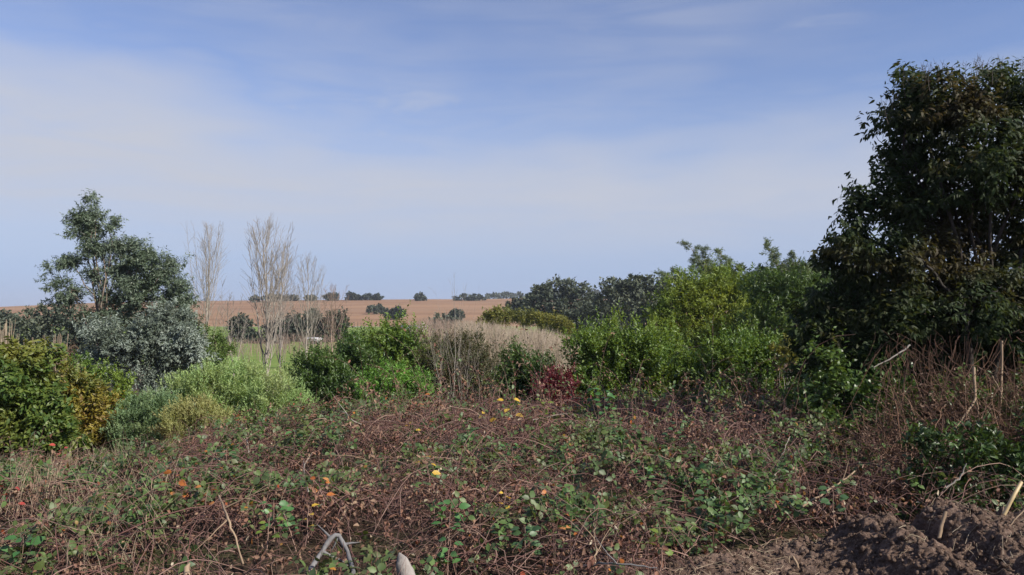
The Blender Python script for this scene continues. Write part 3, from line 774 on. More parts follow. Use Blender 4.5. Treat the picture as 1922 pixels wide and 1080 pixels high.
feather_tree('feathery acacia top with several plumes above the bright green acacia', 31, 1345, [(1288, 458, 14), (1318, 468, 14), (1352, 470, 13), (1300, 490, 18), (1330, 495, 20), (1370, 492, 16), (1388, 498, 12), (1240, 515, 14), (1262, 508, 13)], M_FEATHER)
feather_tree('feathery acacia top close to the big dark tree', 29, 1490, [(1436, 455, 13), (1452, 480, 18), (1486, 478, 13), (1470, 500, 20), (1510, 495, 16), (1530, 498, 16), (1425, 505, 16)], M_FEATHER)
plant('yellow_sapling', 'small yellow green sapling standing before the darker acacia', 'sapling', 16, (1476, 0), [(1478, 645, 9, 14), (1465, 662, 12, 10), (1485, 665, 12, 12), (1472, 680, 18, 9)], M_YELLT, 260, 6, .14, (.07, .025), M_PALEBARK, .02, up=1.0, out=.2)

# --- the big dark tree at the right edge
BL = [(1702, 168, 26, 28), (1700, 225, 34, 44), (1790, 205, 100, 78), (1715, 195, 40, 46), (1860, 190, 90, 62), (1960, 215, 130, 90), (1668, 245, 32, 40), (1690, 290, 40, 36), (1760, 300, 90, 70), (1860, 300, 110, 90), (1990, 330, 140, 120), (1650, 365, 44, 40), (1700, 390, 70, 60), (1800, 410, 110, 80),
      (1930, 430, 120, 90), (1610, 410, 30, 34), (1600, 455, 46, 48), (1570, 490, 32, 44), (1660, 480, 80, 60), (1750, 510, 90, 60), (1590, 545, 48, 60), (1670, 570, 80, 60), (1850, 520, 70, 50), (1980, 540, 90, 80), (1560, 580, 28, 44), (1620, 640, 70, 50), (1710, 650, 60, 40), (1570, 650, 40, 50), (2050, 640, 90, 80),
      (2150, 250, 130, 130), (2200, 480, 140, 110), (2180, 680, 120, 110), (1790, 610, 80, 50), (1880, 630, 80, 50), (1650, 690, 60, 40), (1940, 690, 80, 60), (1520, 610, 30, 50), (1540, 690, 44, 40), (1580, 720, 50, 40), (1660, 735, 50, 36), (1740, 690, 50, 40), (1760, 640, 60, 40), (1850, 690, 50, 40), (1830, 570, 90, 60, -.5), (1900, 600, 80, 60, -.4), (1700, 600, 70, 50, -.4)]  # rightmost lobes, out of view, extend the crown to shade the vines
BY = 9.6
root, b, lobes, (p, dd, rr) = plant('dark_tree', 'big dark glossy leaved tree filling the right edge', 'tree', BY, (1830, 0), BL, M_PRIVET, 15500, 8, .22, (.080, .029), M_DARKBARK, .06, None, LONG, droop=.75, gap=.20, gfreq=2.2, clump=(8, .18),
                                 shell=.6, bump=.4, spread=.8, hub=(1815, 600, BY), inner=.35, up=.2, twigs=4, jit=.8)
# thin twigs sticking out of the top of its crown
g = Geo()
for _ in range(90):
    px = rng.uniform(1660, 2050); c = at(px, np.interp(px, [1660, 1690, 1720, 1850, 2050], [215, 160, 140, 128, 130]) + 6, BY + rng.normal() * .5)
    e = c + np.array([rng.normal() * .05, rng.normal() * .05, rng.uniform(.06, .2)]); stick(g, c - [0, 0, .15], e, .004, .0015, 5, .15, sides=3)
    for _ in range(3):
        m = c + (e - c) * rng.uniform(.3, .9); stick(g, m, m + rdir(1)[0] * .05 + [0, 0, .03], .002, .001, 3, .1, sides=3)
tag(link('twigs', g.mesh('twigs', M_DARKBARK, b), root), kind='stuff')

# ------------------------------------------------------------------ foreground: shrubs at the left and the pale bush
r_g, b_g, l_g, (p_g, d_g, q_g) = plant('glossy_bush', 'glossy green and yellow bush at the left edge, nearest big bush', 'bush', 12, (70, 0), [(30, 680, 40, 36), (70, 690, 36, 40), (15, 720, 50, 44), (75, 740, 46, 46), (40, 790, 60, 50), (100, 790, 34, 40), (-30, 700, 60, 50), (-30, 780, 70, 60), (85, 830, 50, 36), (20, 840, 60, 40)],
      M_LEFTB, 3000, 8, .18, (.086, .042), M_BARK, .05, tpl=LEAF, droop=.35, up=.6, shell=.68)
plant('yellowing_bush', 'yellow and brown autumn bush between glossy bush and pale green bush', 'bush', 13.5, (170, 0), [(160, 745, 40, 34), (130, 720, 26, 26), (190, 770, 32, 40), (150, 800, 56, 40), (200, 820, 30, 34), (120, 770, 30, 34)],
      M_YELLB, 1500, 7, .18, (.085, .038), M_BARK, .035, droop=.2, up=.6)
plant('pale_bush', 'large pale green soft feathery bush left of centre', 'bush', 14, (430, 0), [(420, 720, 50, 34), (470, 725, 56, 38), (520, 750, 48, 44), (370, 735, 50, 34), (330, 750, 40, 34), (450, 765, 80, 40), (550, 785, 36, 40), (395, 700, 26, 16), (480, 790, 80, 34), (560, 760, 20, 22), (345, 775, 50, 26)],
      M_BROOM, 6200, 10, .17, (.055, .013), M_GREYBARK, .035, up=.85, out=.55, spread=.55, shell=.66, bump=.5, freq=3.4, skirt=True, stems=3, gap=.16)
plant('pale_bush', 'small yellowish soft dome in front of the large pale bush', 'bush', 12.6, (365, 0), [(365, 775, 44, 26), (340, 795, 44, 28), (400, 795, 40, 26)],
      leafmat('straw_green_leaf', [(0.245, 0.274, 0.101), (0.331, 0.331, 0.130), (0.274, 0.302, 0.115)], (0.360, 0.288, 0.158), .6, 1.5, .35, .6, 1.3), 2000, 10, .15, (.05, .012), M_GREYBARK, .03, up=.9, out=.5, spread=.55, freq=3.4)
plant('pale_bush', 'bluish green soft bush low at the left of the large pale bush', 'bush', 13.2, (275, 0), [(275, 775, 40, 34), (250, 800, 34, 30), (305, 765, 34, 26), (265, 830, 40, 24)],
      leafmat('blue_green_soft_leaf', [(0.135, 0.224, 0.113), (0.194, 0.284, 0.149), (0.164, 0.254, 0.105)], (0.254, 0.284, 0.135), .5, 1.5, .35, .6, 1.2), 2400, 10, .15, (.05, .013), M_GREYBARK, .03, up=.8, out=.5, spread=.55, freq=3.4)


# ------------------------------------------------------------------ the bramble thicket
def S(x, y):
    """Top surface of the bramble thicket."""
    x = np.asarray(x, float); y = np.asarray(y, float)
    z = np.interp(y, [3.0, 4.2, 5, 7, 8.5, 10, 11.5, 13, 14.5, 15.5], [.22, .28, .34, .50, .60, .68, .68, .60, .42, -.3])
    left = np.clip((-x - 2.6) / 3.5, 0, 1)
    z = z - left * np.clip((y - 6) / 4, 0, 1.6) * .75
    z = z + (n2(x, y, .55, 3, 14.0) - .5) * .5 * np.clip((y - 8.5) / 2.5, 0, 1)
    right = np.clip((x - 2.6) / 1.6, 0, 1) * np.clip((y - 6.6) / 1.2, 0, 1)
    z = z + right * .05
    z = z + (n2(x, y, .8, 3, 4.2) - .5) * .78 + (n2(x, y, 2.4, 3, 9.9) - .5) * .40
    px = 961 + F * x / np.maximum(y, 1)
    crest = np.interp(px, [-300, 0, 120, 250, 400, 600, 800, 950, 1100, 1250, 1450, 1600, 1750, 2200], [905, 880, 862, 828, 795, 776, 762, 768, 772, 762, 756, 775, 800, 800])
    cap = CZ + (590 - crest - (n2(x, y, 1.3, 3, 40.) - .5) * 40) / F * y
    z = np.minimum(z, cap)
    near = np.clip((x - 2.7) / .5, 0, 1) * np.clip((7.0 - y) / .8, 0, 1)
    return z - near * .22


MOUND_PX = np.array([(1120, 1120), (1210, 1085), (1300, 1050), (1430, 1035), (1550, 992), (1600, 965), (1640, 946), (1672, 955), (1690, 975), (1715, 985), (1735, 962), (1765, 938), (1810, 940), (1850, 948), (1922, 952), (2100, 955), (2400, 960)], float)
YC = 5.7


def mound(x, y):
    """Height of the dug soil bank over the ground, 0 where there is none."""
    x = np.asarray(x, float); y = np.asarray(y, float)
    yc = YC + (n2(x, x * 0, .8, 2, 2.2) - .5) * .9
    px = 961 + F * x / np.maximum(yc, .5)
    zc = CZ + (590 - np.interp(px, MOUND_PX[:, 0], MOUND_PX[:, 1])) / F * yc
    edge = np.clip((px - 1150) / 110, 0, 1)
    front = np.clip((y - yc) / .55, 0, 1); front = 1 - front * front * (3 - 2 * front)
    slope = np.where(y < yc, (yc - y) * .085, 0)
    h = np.maximum(zc - slope - T(x, y), .05)
    return h * edge * front


def in_mound(x, y):
    px = 961 + F * x / np.maximum(y, .5)
    return (mound(x, y) > .06) | ((px > 1235 + (n2(x, y, 1.5, 2, 5.) - .5) * 160) & (y < YC - .1))


def hit(px, py):
    """Point on the thicket (or the soil bank) seen at the pixel."""
    Y = np.linspace(3.4, 14.5, 400); x = (px - 961) / F * Y
    m = mound(x, Y); z = np.where(in_mound(x, Y), T(x, Y) + m, S(x, Y))
    k = np.argmax(pix_y(z, Y) <= py)
    if pix_y(z, Y)[k] > py: k = 330
    return np.array([x[k], Y[k], z[k]])


def scatter(n, y0=3.6, y1=15.0, pw=.8, pxr=(-260, 2200)):
    Y = y0 + (y1 - y0) * rng.random(n) ** pw
    px = rng.uniform(*pxr, n); x = (px - 961) / F * Y
    return x, Y, px


M_CANE = islandmat('bramble_cane', [(0.060, 0.027, 0.023), (0.119, 0.051, 0.042), (0.178, 0.094, 0.074), (0.085, 0.037, 0.033), (0.264, 0.172, 0.133), (0.145, 0.066, 0.053), (0.051, 0.027, 0.023), (0.212, 0.125, 0.101)], .7)
M_DEADLEAF = leafmat('dead_bramble_leaf', [(.09, .04, .03), (.16, .07, .046), (.22, .11, .07), (.12, .055, .045), (.28, .18, .12), (.14, .052, .04)], (.20, .15, .10), .5, 1.3, .18, .75, 1.1)
M_BRAM = leafmat('bramble_leaf', [(0.039, 0.081, 0.024), (0.065, 0.119, 0.033), (0.098, 0.163, 0.044), (0.052, 0.094, 0.039), (0.078, 0.106, 0.050)], (0.111, 0.106, 0.039), .6, 1.6, .28, .5, 1.5)
M_AUT = leafmat('autumn_bramble_leaf', [(0.360, 0.240, 0.024), (0.400, 0.144, 0.032), (0.304, 0.056, 0.032), (0.240, 0.160, 0.040), (0.240, 0.064, 0.048)], None, trans=.35, rough=.5, tcol=1.3)
M_PALEL = leafmat('pale_dry_leaf', [(.34, .27, .19), (.42, .36, .27), (.27, .20, .14)], None, trans=.2, rough=.7)
M_STRAW = islandmat('dry_grass_stalk', [(.30, .23, .15), (.42, .34, .24), (.24, .17, .11), (.36, .30, .20)])

# canes
n = 24000
x, y, px = scatter(n)
ok = ~in_mound(x, y) & ((n2(x, y, 1.7, 3, 61.) > .44) | (rng.random(n) < .35)); x, y = x[ok], y[ok]; n = len(x)
z = S(x, y)
dep = rng.random(n) ** 1.7 * .42
ln = rng.uniform(.25, .95, n); az = rng.uniform(0, 2 * np.pi, n); el = rng.normal(size=n) * .38
d = np.stack([np.cos(az) * np.cos(el), np.sin(az) * np.cos(el), np.sin(el)], -1)
s = 7; t = np.linspace(-.5, .5, s)
P = np.stack([x, y, z - dep], -1)[:, None] + d[:, None] * (ln[:, None] * t[None])[..., None]
P[..., 2] += (rng.uniform(.05, .28, n) * ln)[:, None] * (1 - 4 * t ** 2)[None] - .05
wv = np.cumsum(rng.normal(size=(n, s, 3)), 1) * .013; P += wv - wv.mean(1, keepdims=True)
r = rng.choice([.0018, .0028, .004, .0055], n, p=[.3, .36, .24, .10])
g = Geo(); tubes(g, P, r[:, None] * np.linspace(1, .6, s)[None], 3)
n = 420                                                   # long canes arching out of rooted clumps
x, y, px = scatter(n, 3.9, 14); ok = ~in_mound(x, y); x, y = x[ok], y[ok]; n = len(x)
k = rng.integers(0, n, n) % 60; x = x[k] + rng.normal(size=n) * .12; y = y[k] + rng.normal(size=n) * .12
az = rng.uniform(0, 6.28, n); l = rng.uniform(.6, 1.7, n); s = 12; t = np.linspace(0, 1, s)
P = np.zeros((n, s, 3)); P[..., 0] = x[:, None] + (np.cos(az) * l)[:, None] * t; P[..., 1] = y[:, None] + (np.sin(az) * l)[:, None] * t
P[..., 2] = S(P[..., 0], P[..., 1]).mean(1)[:, None] - .12 + (l * rng.uniform(.12, .3, n))[:, None] * 4 * t * (1 - t) * (1.25 - .5 * t) - .15 * (t ** 3)
P += np.cumsum(rng.normal(size=P.shape), 1) * .007
tubes(g, P, rng.uniform(.003, .0058, n)[:, None] * np.linspace(1, .4, s)[None], 4)
tag(link('bramble_canes', g.mesh('bramble_canes', M_CANE)), 'tangle of brown bramble canes over the whole foreground', 'brambles', kind='stuff')

# upright thin dry stems poking out
n = 3800
x, y, px = scatter(n, 3.8, 12.2, .7)
ok = ~in_mound(x, y); x, y = x[ok], y[ok]; n = len(x)
z = S(x, y); h = rng.gamma(2., .06, n) + .05
s = 5; t = np.linspace(0, 1, s); ln_ = rng.normal(size=(n, 2)) * .55
P = np.zeros((n, s, 3)); P[..., 0] = x[:, None] + ln_[:, :1] * h[:, None] * t; P[..., 1] = y[:, None] + ln_[:, 1:] * h[:, None] * t
P[..., 2] = z[:, None] - .12 + (h + .1)[:, None] * t; P += rng.normal(size=P.shape) * .006
g = Geo(); tubes(g, P, (rng.uniform(.0012, .0026, n))[:, None] * np.linspace(1, .5, s)[None], 3)
tag(link('dry_stems', g.mesh('dry_stems', M_CANE)), 'fine dry stems poking up out of the bramble tangle', 'dry stems', kind='stuff')

# arching leafy shoots that break the outline of the tangle
n = 1500
x, y, px = scatter(n, 4.5, 14.6, .6, (-150, 2000))
ok = ~in_mound(x, y) & (px < 1700); x, y, px = x[ok], y[ok], px[ok]; n = len(x)
h = rng.gamma(2.2, .11, n) * np.interp(y, [4, 6, 8, 10, 13], [.4, .75, 1.1, 1.5, 2.0]) * np.interp(px, [0, 330, 600, 680, 1500], [.5, .3, .3, .8, 1]); az = rng.uniform(0, 6.28, n); s = 8; t = np.linspace(0, 1, s)
P = np.zeros((n, s, 3)); P[..., 0] = x[:, None] + (np.cos(az) * h)[:, None] * t ** 2 * .8; P[..., 1] = y[:, None] + (np.sin(az) * h)[:, None] * t ** 2 * .8
P[..., 2] = S(x, y)[:, None] - .1 + (h + .1)[:, None] * (1.5 * t - .5 * t ** 3); P += rng.normal(size=P.shape) * .008
g = Geo(); tubes(g, P, np.full((n, 1), .0028) * np.linspace(1, .5, s)[None], 3, 0)
nl = 9; kind = np.where(n2(x, y, .7, 2, 31.) > .5, 1, 2)
for q in range(nl):
    f_ = .3 + .7 * rng.random(n); kk = np.minimum((f_ * (s - 1)).astype(int), s - 2); fr = f_ * (s - 1) - kk
    i_ = np.arange(n); c = P[i_, kk] * (1 - fr)[:, None] + P[i_, kk + 1] * fr[:, None]
    for kd in (1, 2):
        m = kind == kd; mm = int(m.sum()); ax = unit(rng.normal(size=(mm, 3)) + [0, 0, -.1]); sz = rng.uniform(.03, .062, mm)
        put_leaves(g, LEAF if kd == 1 else CURL, c[m] + ax * .01, ax, rng.normal(size=(mm, 3)) * .5 + [0, -.2, .8], sz, sz * .66, kd)
tag(link('bramble_shoots', g.mesh('bramble_shoots', [M_CANE, M_BRAM, M_DEADLEAF])), 'arching leafy shoots rising out of the bramble tangle', 'bramble shoots', kind='stuff')

# dead leaves, green leaves in patches, autumn and pale leaves
g = Geo()
n = 52000
x, y, px = scatter(n)
m = ~in_mound(x, y) & ((n2(x, y, 1.7, 3, 61.) > .42) | (rng.random(n) < .4)); x, y = x[m], y[m]; n = len(x)
p = np.stack([x, y, S(x, y) - rng.random(n) ** 1.6 * .26 + .02], -1)
a = rdir(n); a[:, 2] -= .35
put_leaves(g, CURL, p, a, rdir(n) + [0, 0, .5], rng.uniform(.022, .060, n), rng.uniform(.016, .04, n), 0)
nd_ = int(n * .06); sel = rng.choice(n, nd_)
put_leaves(g, CURL, p[sel] + [0, 0, .03], rdir(nd_), rdir(nd_) + [0, 0, .8], rng.uniform(.02, .05, nd_), rng.uniform(.015, .03, nd_), 1)
tag(link('dead_leaves', g.mesh('dead_leaves', [M_DEADLEAF, M_PALEL])), 'withered brown leaves caught in the brambles', 'dead leaves', kind='stuff')

g = Geo()
n = 24000
x, y, px = scatter(n, 3.6, 12.2, .8)
gf = n2(x, y, 1.0, 4, 21.0) + .12 * (n2(x, y, .35, 2, 8.8) - .5) * 2
py_ = pix_y(S(x, y), y)
bias = np.interp(px, [0, 300, 500, 1200, 1500, 1700], [0, .01, .035, .01, -.035, -.05]) + np.interp(py_, [760, 850, 960, 1080], [-.01, .0, .01, .02])
keep = (gf + bias > .548) | (rng.random(n) < .05)
keep &= ~in_mound(x, y)
x, y, gf = x[keep], y[keep], gf[keep]; n = len(x)
c = np.stack([x, y, S(x, y) + rng.normal(size=n) * .05 + .035], -1)
face = unit(rng.normal(size=(n, 3)) * .55 + [0, -.25, .8])           # a bramble leaf: three leaflets in one plane
e1 = unit(np.cross(face, rdir(n))); e2 = np.cross(face, e1)
sz = rng.uniform(.036, .074, n)
for ang, sc in ((0, 1.15), (2.0, .9), (-2.0, .9)):
    ax = e1 * math.cos(ang) + e2 * math.sin(ang)
    put_leaves(g, LEAF, c + ax * .006, ax, face + rng.normal(size=(n, 3)) * .2, sz * sc, sz * sc * .72, 0)
na = 260
x, y, px = scatter(na, 3.7, 12.0, .8, (-100, 1650)); m = ~in_mound(x, y); x, y = x[m], y[m]; na = len(x)
c = np.stack([x, y, S(x, y) + .06], -1); sz = rng.uniform(.022, .055, na)
put_leaves(g, LEAF, c, rdir(na) - [0, 0, .3], rdir(na) + [0, -.6, .6], sz, sz * .75, 1)
tag(link('bramble_leaves', g.mesh('bramble_leaves', [M_BRAM, M_AUT])), 'green bramble leaves growing in patches over the brown canes', 'bramble leaves', kind='stuff')

# ------------------------------------------------------------------ dug soil bank at the lower right
M_SOIL = groundmat('dug_soil', [(2.2, .4, .62, (0.139, 0.090, 0.068), .8), (9, .48, .6, (0.200, 0.135, 0.106), .7), (40, .52, .62, (0.277, 0.198, 0.151), .6), (90, .6, .68, (0.416, 0.311, 0.237), .5)], (0.077, 0.050, 0.037), 1.0, 55)
xs, ys = np.linspace(.6, 6.6, 560), np.linspace(2.9, 7.0, 400)
Xg, Yg = np.meshgrid(xs, ys); Mg = mound(Xg, Yg)
rough = (n2(Xg, Yg, 2.6, 4, 1.0) - .5) * .18 + (n2(Xg, Yg, 9, 4, 2.0) - .5) * .08 - np.abs(n2(Xg, Yg, 5, 3, 6.0) - .5) * .12 + (n2(Xg, Yg, 20, 4, 3.0) - .5) * .085
Zg = T(Xg, Yg) + np.where(Mg > .004, Mg + rough * np.clip(Mg / .15, 0, 1), -.06)
idx = np.arange(Xg.size).reshape(Xg.shape); a, b_, c_, d_ = idx[:-1, :-1], idx[:-1, 1:], idx[1:, 1:], idx[1:, :-1]
g = Geo().add(np.stack([Xg, Yg, Zg], -1).reshape(-1, 3), np.concatenate([np.stack([a, b_, c_], -1).reshape(-1, 3), np.stack([a, c_, d_], -1).reshape(-1, 3)]))
tag(link('soil_bank', g.mesh('soil_bank', M_SOIL, smooth=True)), kind='structure')


def soil_z(x, y):
    i = np.clip(np.searchsorted(xs, x), 0, len(xs) - 1); j = np.clip(np.searchsorted(ys, y), 0, len(ys) - 1)
    return Zg[j, i]


ICO_V = []
ph = (1 + 5 ** .5) / 2
ICO_V = unit(np.array([(-1, ph, 0), (1, ph, 0), (-1, -ph, 0), (1, -ph, 0), (0, -1, ph), (0, 1, ph), (0, -1, -ph), (0, 1, -ph), (ph, 0, -1), (ph, 0, 1), (-ph, 0, -1), (-ph, 0, 1)]))
ICO_F = np.array([(0, 11, 5), (0, 5, 1), (0, 1, 7), (0, 7, 10), (0, 10, 11), (1, 5, 9), (5, 11, 4), (11, 10, 2), (10, 7, 6), (7, 1, 8), (3, 9, 4), (3, 4, 2), (3, 2, 6), (3, 6, 8), (3, 8, 9), (4, 9, 5), (2, 4, 11), (6, 2, 10), (8, 6, 7), (9, 8, 1)])
g = Geo()
n = 17000
x = rng.uniform(.9, 6.3, n); y = rng.uniform(3.2, 6.3, n); m = mound(x, y) > .03; x, y = x[m], y[m]; n = len(x)
sz = np.minimum(rng.gamma(1.3, .006, n) + .003, .032)
R = sz[:, None, None] * rng.uniform(.45, 1.4, (n, 12, 1)) * rng.uniform(.5, 1.3, (n, 1, 3))
v = ICO_V[None] * R + np.stack([x, y, soil_z(x, y) + sz * .05], -1)[:, None]
g.add(v.reshape(-1, 3), (ICO_F[None] + (np.arange(n) * 12)[:, None, None]).reshape(-1, 3))
tag(link('soil_clods', g.mesh('soil_clods', M_SOIL)), 'loose clods lying on the dug soil bank', 'clods', kind='stuff')
# straw, root hairs and chips on the soil
n = 1500
x = rng.uniform(.9, 6.3, n); y = rng.uniform(3.6, 6.2, n); m = (mound(x, y) > .03); x, y = x[m], y[m]
m = (n2(x, y, 1.3, 2, 44.) > .47); x, y = x[m], y[m]; n = len(x)
az = rng.uniform(0, 6.28, n); l = rng.uniform(.03, .17, n); t = np.linspace(0, 1, 4)
P = np.zeros((n, 4, 3)); P[..., 0] = x[:, None] + np.cos(az)[:, None] * l[:, None] * t; P[..., 1] = y[:, None] + np.sin(az)[:, None] * l[:, None] * t
P[..., 2] = soil_z(P[..., 0], P[..., 1]) + .010 + rng.random((n, 4)) * .015
g = Geo(); tubes(g, P, np.full((n, 4), .0016) * rng.uniform(.6, 1.5, (n, 1)), 3)
tag(link('soil_straw', g.mesh('soil_straw', M_STRAW)), 'straw and root hairs lying on the dug soil bank', 'straw', kind='stuff')

# ------------------------------------------------------------------ under the big tree: dry vines and leafy undergrowth
def vine_z(x, y):
    return T(x, y)


M_VINE = islandmat('dry_vine', [(0.068, 0.031, 0.018), (0.116, 0.056, 0.034), (0.163, 0.090, 0.053), (0.048, 0.024, 0.016), (0.136, 0.067, 0.038)])
g = Geo()
n = 4200
px = rng.uniform(1560, 2150, n); Y = rng.uniform(7.4, 10.2, n); x = (px - 961) / F * Y
topz = CZ + (590 - np.interp(px, [1560, 1620, 1680, 1750, 1922, 2150], [860, 800, 755, 728, 715, 715])) / F * Y
z0 = T(x, Y); zz = z0 + (topz - z0) * rng.random(n) ** .8
l = rng.uniform(.2, .7, n); d = unit(rng.normal(size=(n, 3)) * [.6, .6, .8] + [0, 0, .2]); s = 6; t = np.linspace(-.5, .5, s)
P = np.stack([x, Y, zz], -1)[:, None] + d[:, None] * (l[:, None] * t[None])[..., None]
P[..., 2] -= (l * .2)[:, None] * (1 - 4 * t ** 2)[None] * rng.choice([-1, 1], n)[:, None]
wv = np.cumsum(rng.normal(size=(n, s, 3)), 1) * .014; P += wv
tubes(g, P, rng.uniform(.0015, .0045, n)[:, None] * np.linspace(1, .6, s)[None], 3)
nh = 420                                                  # strands hanging from the crown
pxh = rng.uniform(1640, 2050, nh); Yh = rng.uniform(8.0, 9.6, nh); t5 = np.linspace(0, 1, 7); ya = rng.uniform(620, 720, nh); yb = ya + rng.gamma(3., 28., nh)
xh = (pxh - 961) / F * Yh; Q = np.zeros((nh, 7, 3)); Q[..., 0] = xh[:, None] + rng.normal(size=(nh, 1)) * .18 * t5; Q[..., 1] = Yh[:, None] + rng.normal(size=(nh, 1)) * .12 * t5
Q[..., 2] = np.maximum(CZ + (590 - (ya[:, None] + (yb - ya)[:, None] * t5)) / F * Yh[:, None], T(xh, Yh)[:, None]); Q += np.cumsum(rng.normal(size=Q.shape), 1) * .012
tubes(g, Q, rng.uniform(.0015, .0045, nh)[:, None] * np.ones((1, 7)), 3)
nl = 9000; k = rng.integers(0, n, nl)
gl = Geo(); put_leaves(g, CURL, P[k, rng.integers(0, s, nl)], rdir(nl) - [0, 0, .5], rdir(nl), rng.uniform(.02, .05, nl), rng.uniform(.012, .028, nl), 1)
tag(link('dry_vines', g.mesh('dry_vines', [M_VINE, M_DRY])), 'rusty dry vines hanging in a mass under the big dark tree', 'dry vines', kind='stuff')
root_l, bl, lobl, (pl, dl, rl) = plant('laurel_bush', 'shiny dark green leafy bush at the edge of the soil bank, taller towards the right', 'bush', 6.9, (1830, 0), [(1770, 880, 56, 40), (1830, 850, 60, 44), (1890, 880, 60, 46), (1740, 840, 34, 30), (1950, 860, 60, 60), (2040, 820, 80, 80), (2140, 760, 90, 100), (2260, 700, 110, 130), (2200, 860, 120, 90), (1800, 915, 60, 24), (1880, 915, 60, 22)],  # the taller lobes at right are added out of view to shade vines and trunk
      leafmat('shiny_bush_leaf', [(.025, .055, .015), (.045, .085, .02), (.07, .12, .03)], (.03, .045, .02), .6, 2.2, .25, .42, 1.4), 2300, 7, .13, (.062, .026), M_DARKBARK, .02, tpl=LEAF, up=.6, shell=.6, inner=.2, gap=.34)
plant('leafy_shrub', 'green leafy sprays under the left side of the big dark tree', 'shrub', 9.2, (1620, 0), [(1600, 715, 50, 30), (1650, 700, 40, 30), (1560, 700, 50, 36), (1690, 690, 40, 34), (1620, 745, 50, 24), (1530, 730, 50, 36), (1545, 770, 40, 26)],
      M_DARKL, 1300, 7, .16, (.07, .028), M_DARKBARK, .03, tpl=LONG, droop=.3, up=.3, gap=.40, shoots=40)
plant('leafy_shrub', 'dim green undergrowth behind the trunk of the big dark tree', 'shrub', 11.2, (1800, 0), [(1700, 640, 80, 60), (1820, 620, 90, 60), (1930, 620, 90, 70), (2050, 650, 90, 80), (1880, 560, 80, 50), (1760, 700, 90, 60), (1900, 710, 90, 60), (1600, 720, 70, 60)],
      leafmat('backlit_yellow_leaf', [(.06, .09, .016), (.10, .13, .02), (.16, .16, .025), (.05, .075, .02)], (.18, .15, .025), .7, 1.2, .45, .5, 1.7), 2600, 7, .2, (.09, .038), M_DARKBARK, .04, tpl=LONG, droop=.3, gap=.40)
plant('ivy_mass', 'dark leafy growth hanging among the rusty vines under the big tree', 'ivy', 8.6, (1760, 0), [(1700, 745, 50, 34), (1780, 735, 50, 40), (1860, 760, 60, 34), (1930, 740, 50, 40), (1640, 790, 50, 40), (1700, 800, 40, 40), (1960, 800, 60, 40), (1590, 830, 40, 40)],
      M_DARKL, 700, 7, .16, (.065, .03), M_DARKBARK, .02, tpl=LEAF, droop=.3, up=.3, gap=.40, bump=.7)
# the big tree's own limbs that show: the second trunk and hanging stems, as parts
for pts, r0, r1 in [([(1868, 720, 9.1), (1872, 670, 9.1), (1888, 610, 9.1), (1905, 540, 9.2), (1915, 470, 9.3)], .034, .022), ([(1810, 780, 9.0), (1822, 680, 9.0), (1815, 600, 9.0), (1800, 540, 9.2)], .042, .03), ([(1815, 600, 9.1), (1840, 545, 9.1), (1850, 490, 9.2)], .024, .014),
                    ([(1790, 560, 9.1), (1740, 500, 9.0), (1700, 470, 9.0)], .022, .010), ([(1845, 562, 8.8), (1868, 548, 8.8), (1882, 535, 8.8)], .010, .006)]:
    q = np.array([at(*w) for w in pts]); tt = np.linspace(0, len(q) - 1, 12); P = np.stack([np.interp(tt, np.arange(len(q)), q[:, i]) for i in range(3)], -1) + rng.normal(size=(12, 3)) * .012
    g = Geo(); tubes(g, P[None], np.linspace(r0, r1, 12)[None], 7)
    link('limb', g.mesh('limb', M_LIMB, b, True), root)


# leaves of the big tree that show singly: parts
def leaf_parts(root, b, p, n, mesh_list, px_max=1960, d_down=.75):
    s_ = pix_x(p[:, 0], p[:, 1]); f = np.where((s_ < px_max) & (s_ > -30))[0]
    f = f[np.argsort(p[f, 1])][:n * 3]; f = rng.choice(f, min(n, len(f)), replace=False)
    for q in p[f]:
        ax = unit(rng.normal(size=3) * .6 + [0, -.15, -d_down]); nr = unit(rng.normal(size=3) * .5 + [0, -.7, .5])
        sd = unit(np.cross(ax, nr)); nn = np.cross(sd, ax)
        o = bpy.data.objects.new('leaf', mesh_list[int(rng.integers(len(mesh_list)))]); COL.objects.link(o); o.parent = root
        k = rng.uniform(.8, 1.25); pos = q - b
        M = Matrix(((sd[0] * k, ax[0] * k, nn[0] * k, pos[0]), (sd[1] * k, ax[1] * k, nn[1] * k, pos[1] - .05), (sd[2] * k, ax[2] * k, nn[2] * k, pos[2]), (0, 0, 0, 1)))
        o.matrix_local = M


def leaf_mesh(L, W, mat, tpl=LEAF, bend=0.):
    g = Geo(); v = tpl[0] * np.array([W, L, L]); v[:, 2] -= bend * (v[:, 1] / L) ** 2 * L
    return g.add(v, tpl[1]).mesh('leaf', mat)


leaf_parts(r_g, b_g, p_g[q_g > .75], 220, [leaf_mesh(.10, .05, M_LEFTB, bend=q) for q in (.05, .2)], d_down=.4)
leaf_parts(root_l, bl, pl[rl > .7], 220, [leaf_mesh(.062, .026, bpy.data.materials['shiny_bush_leaf'], bend=q) for q in (.05, .2)], d_down=.1)
leaf_parts(root, b, p, 300, [leaf_mesh(.088, .032, M_PRIVET, bend=q) for q in (.05, .15, .25)])

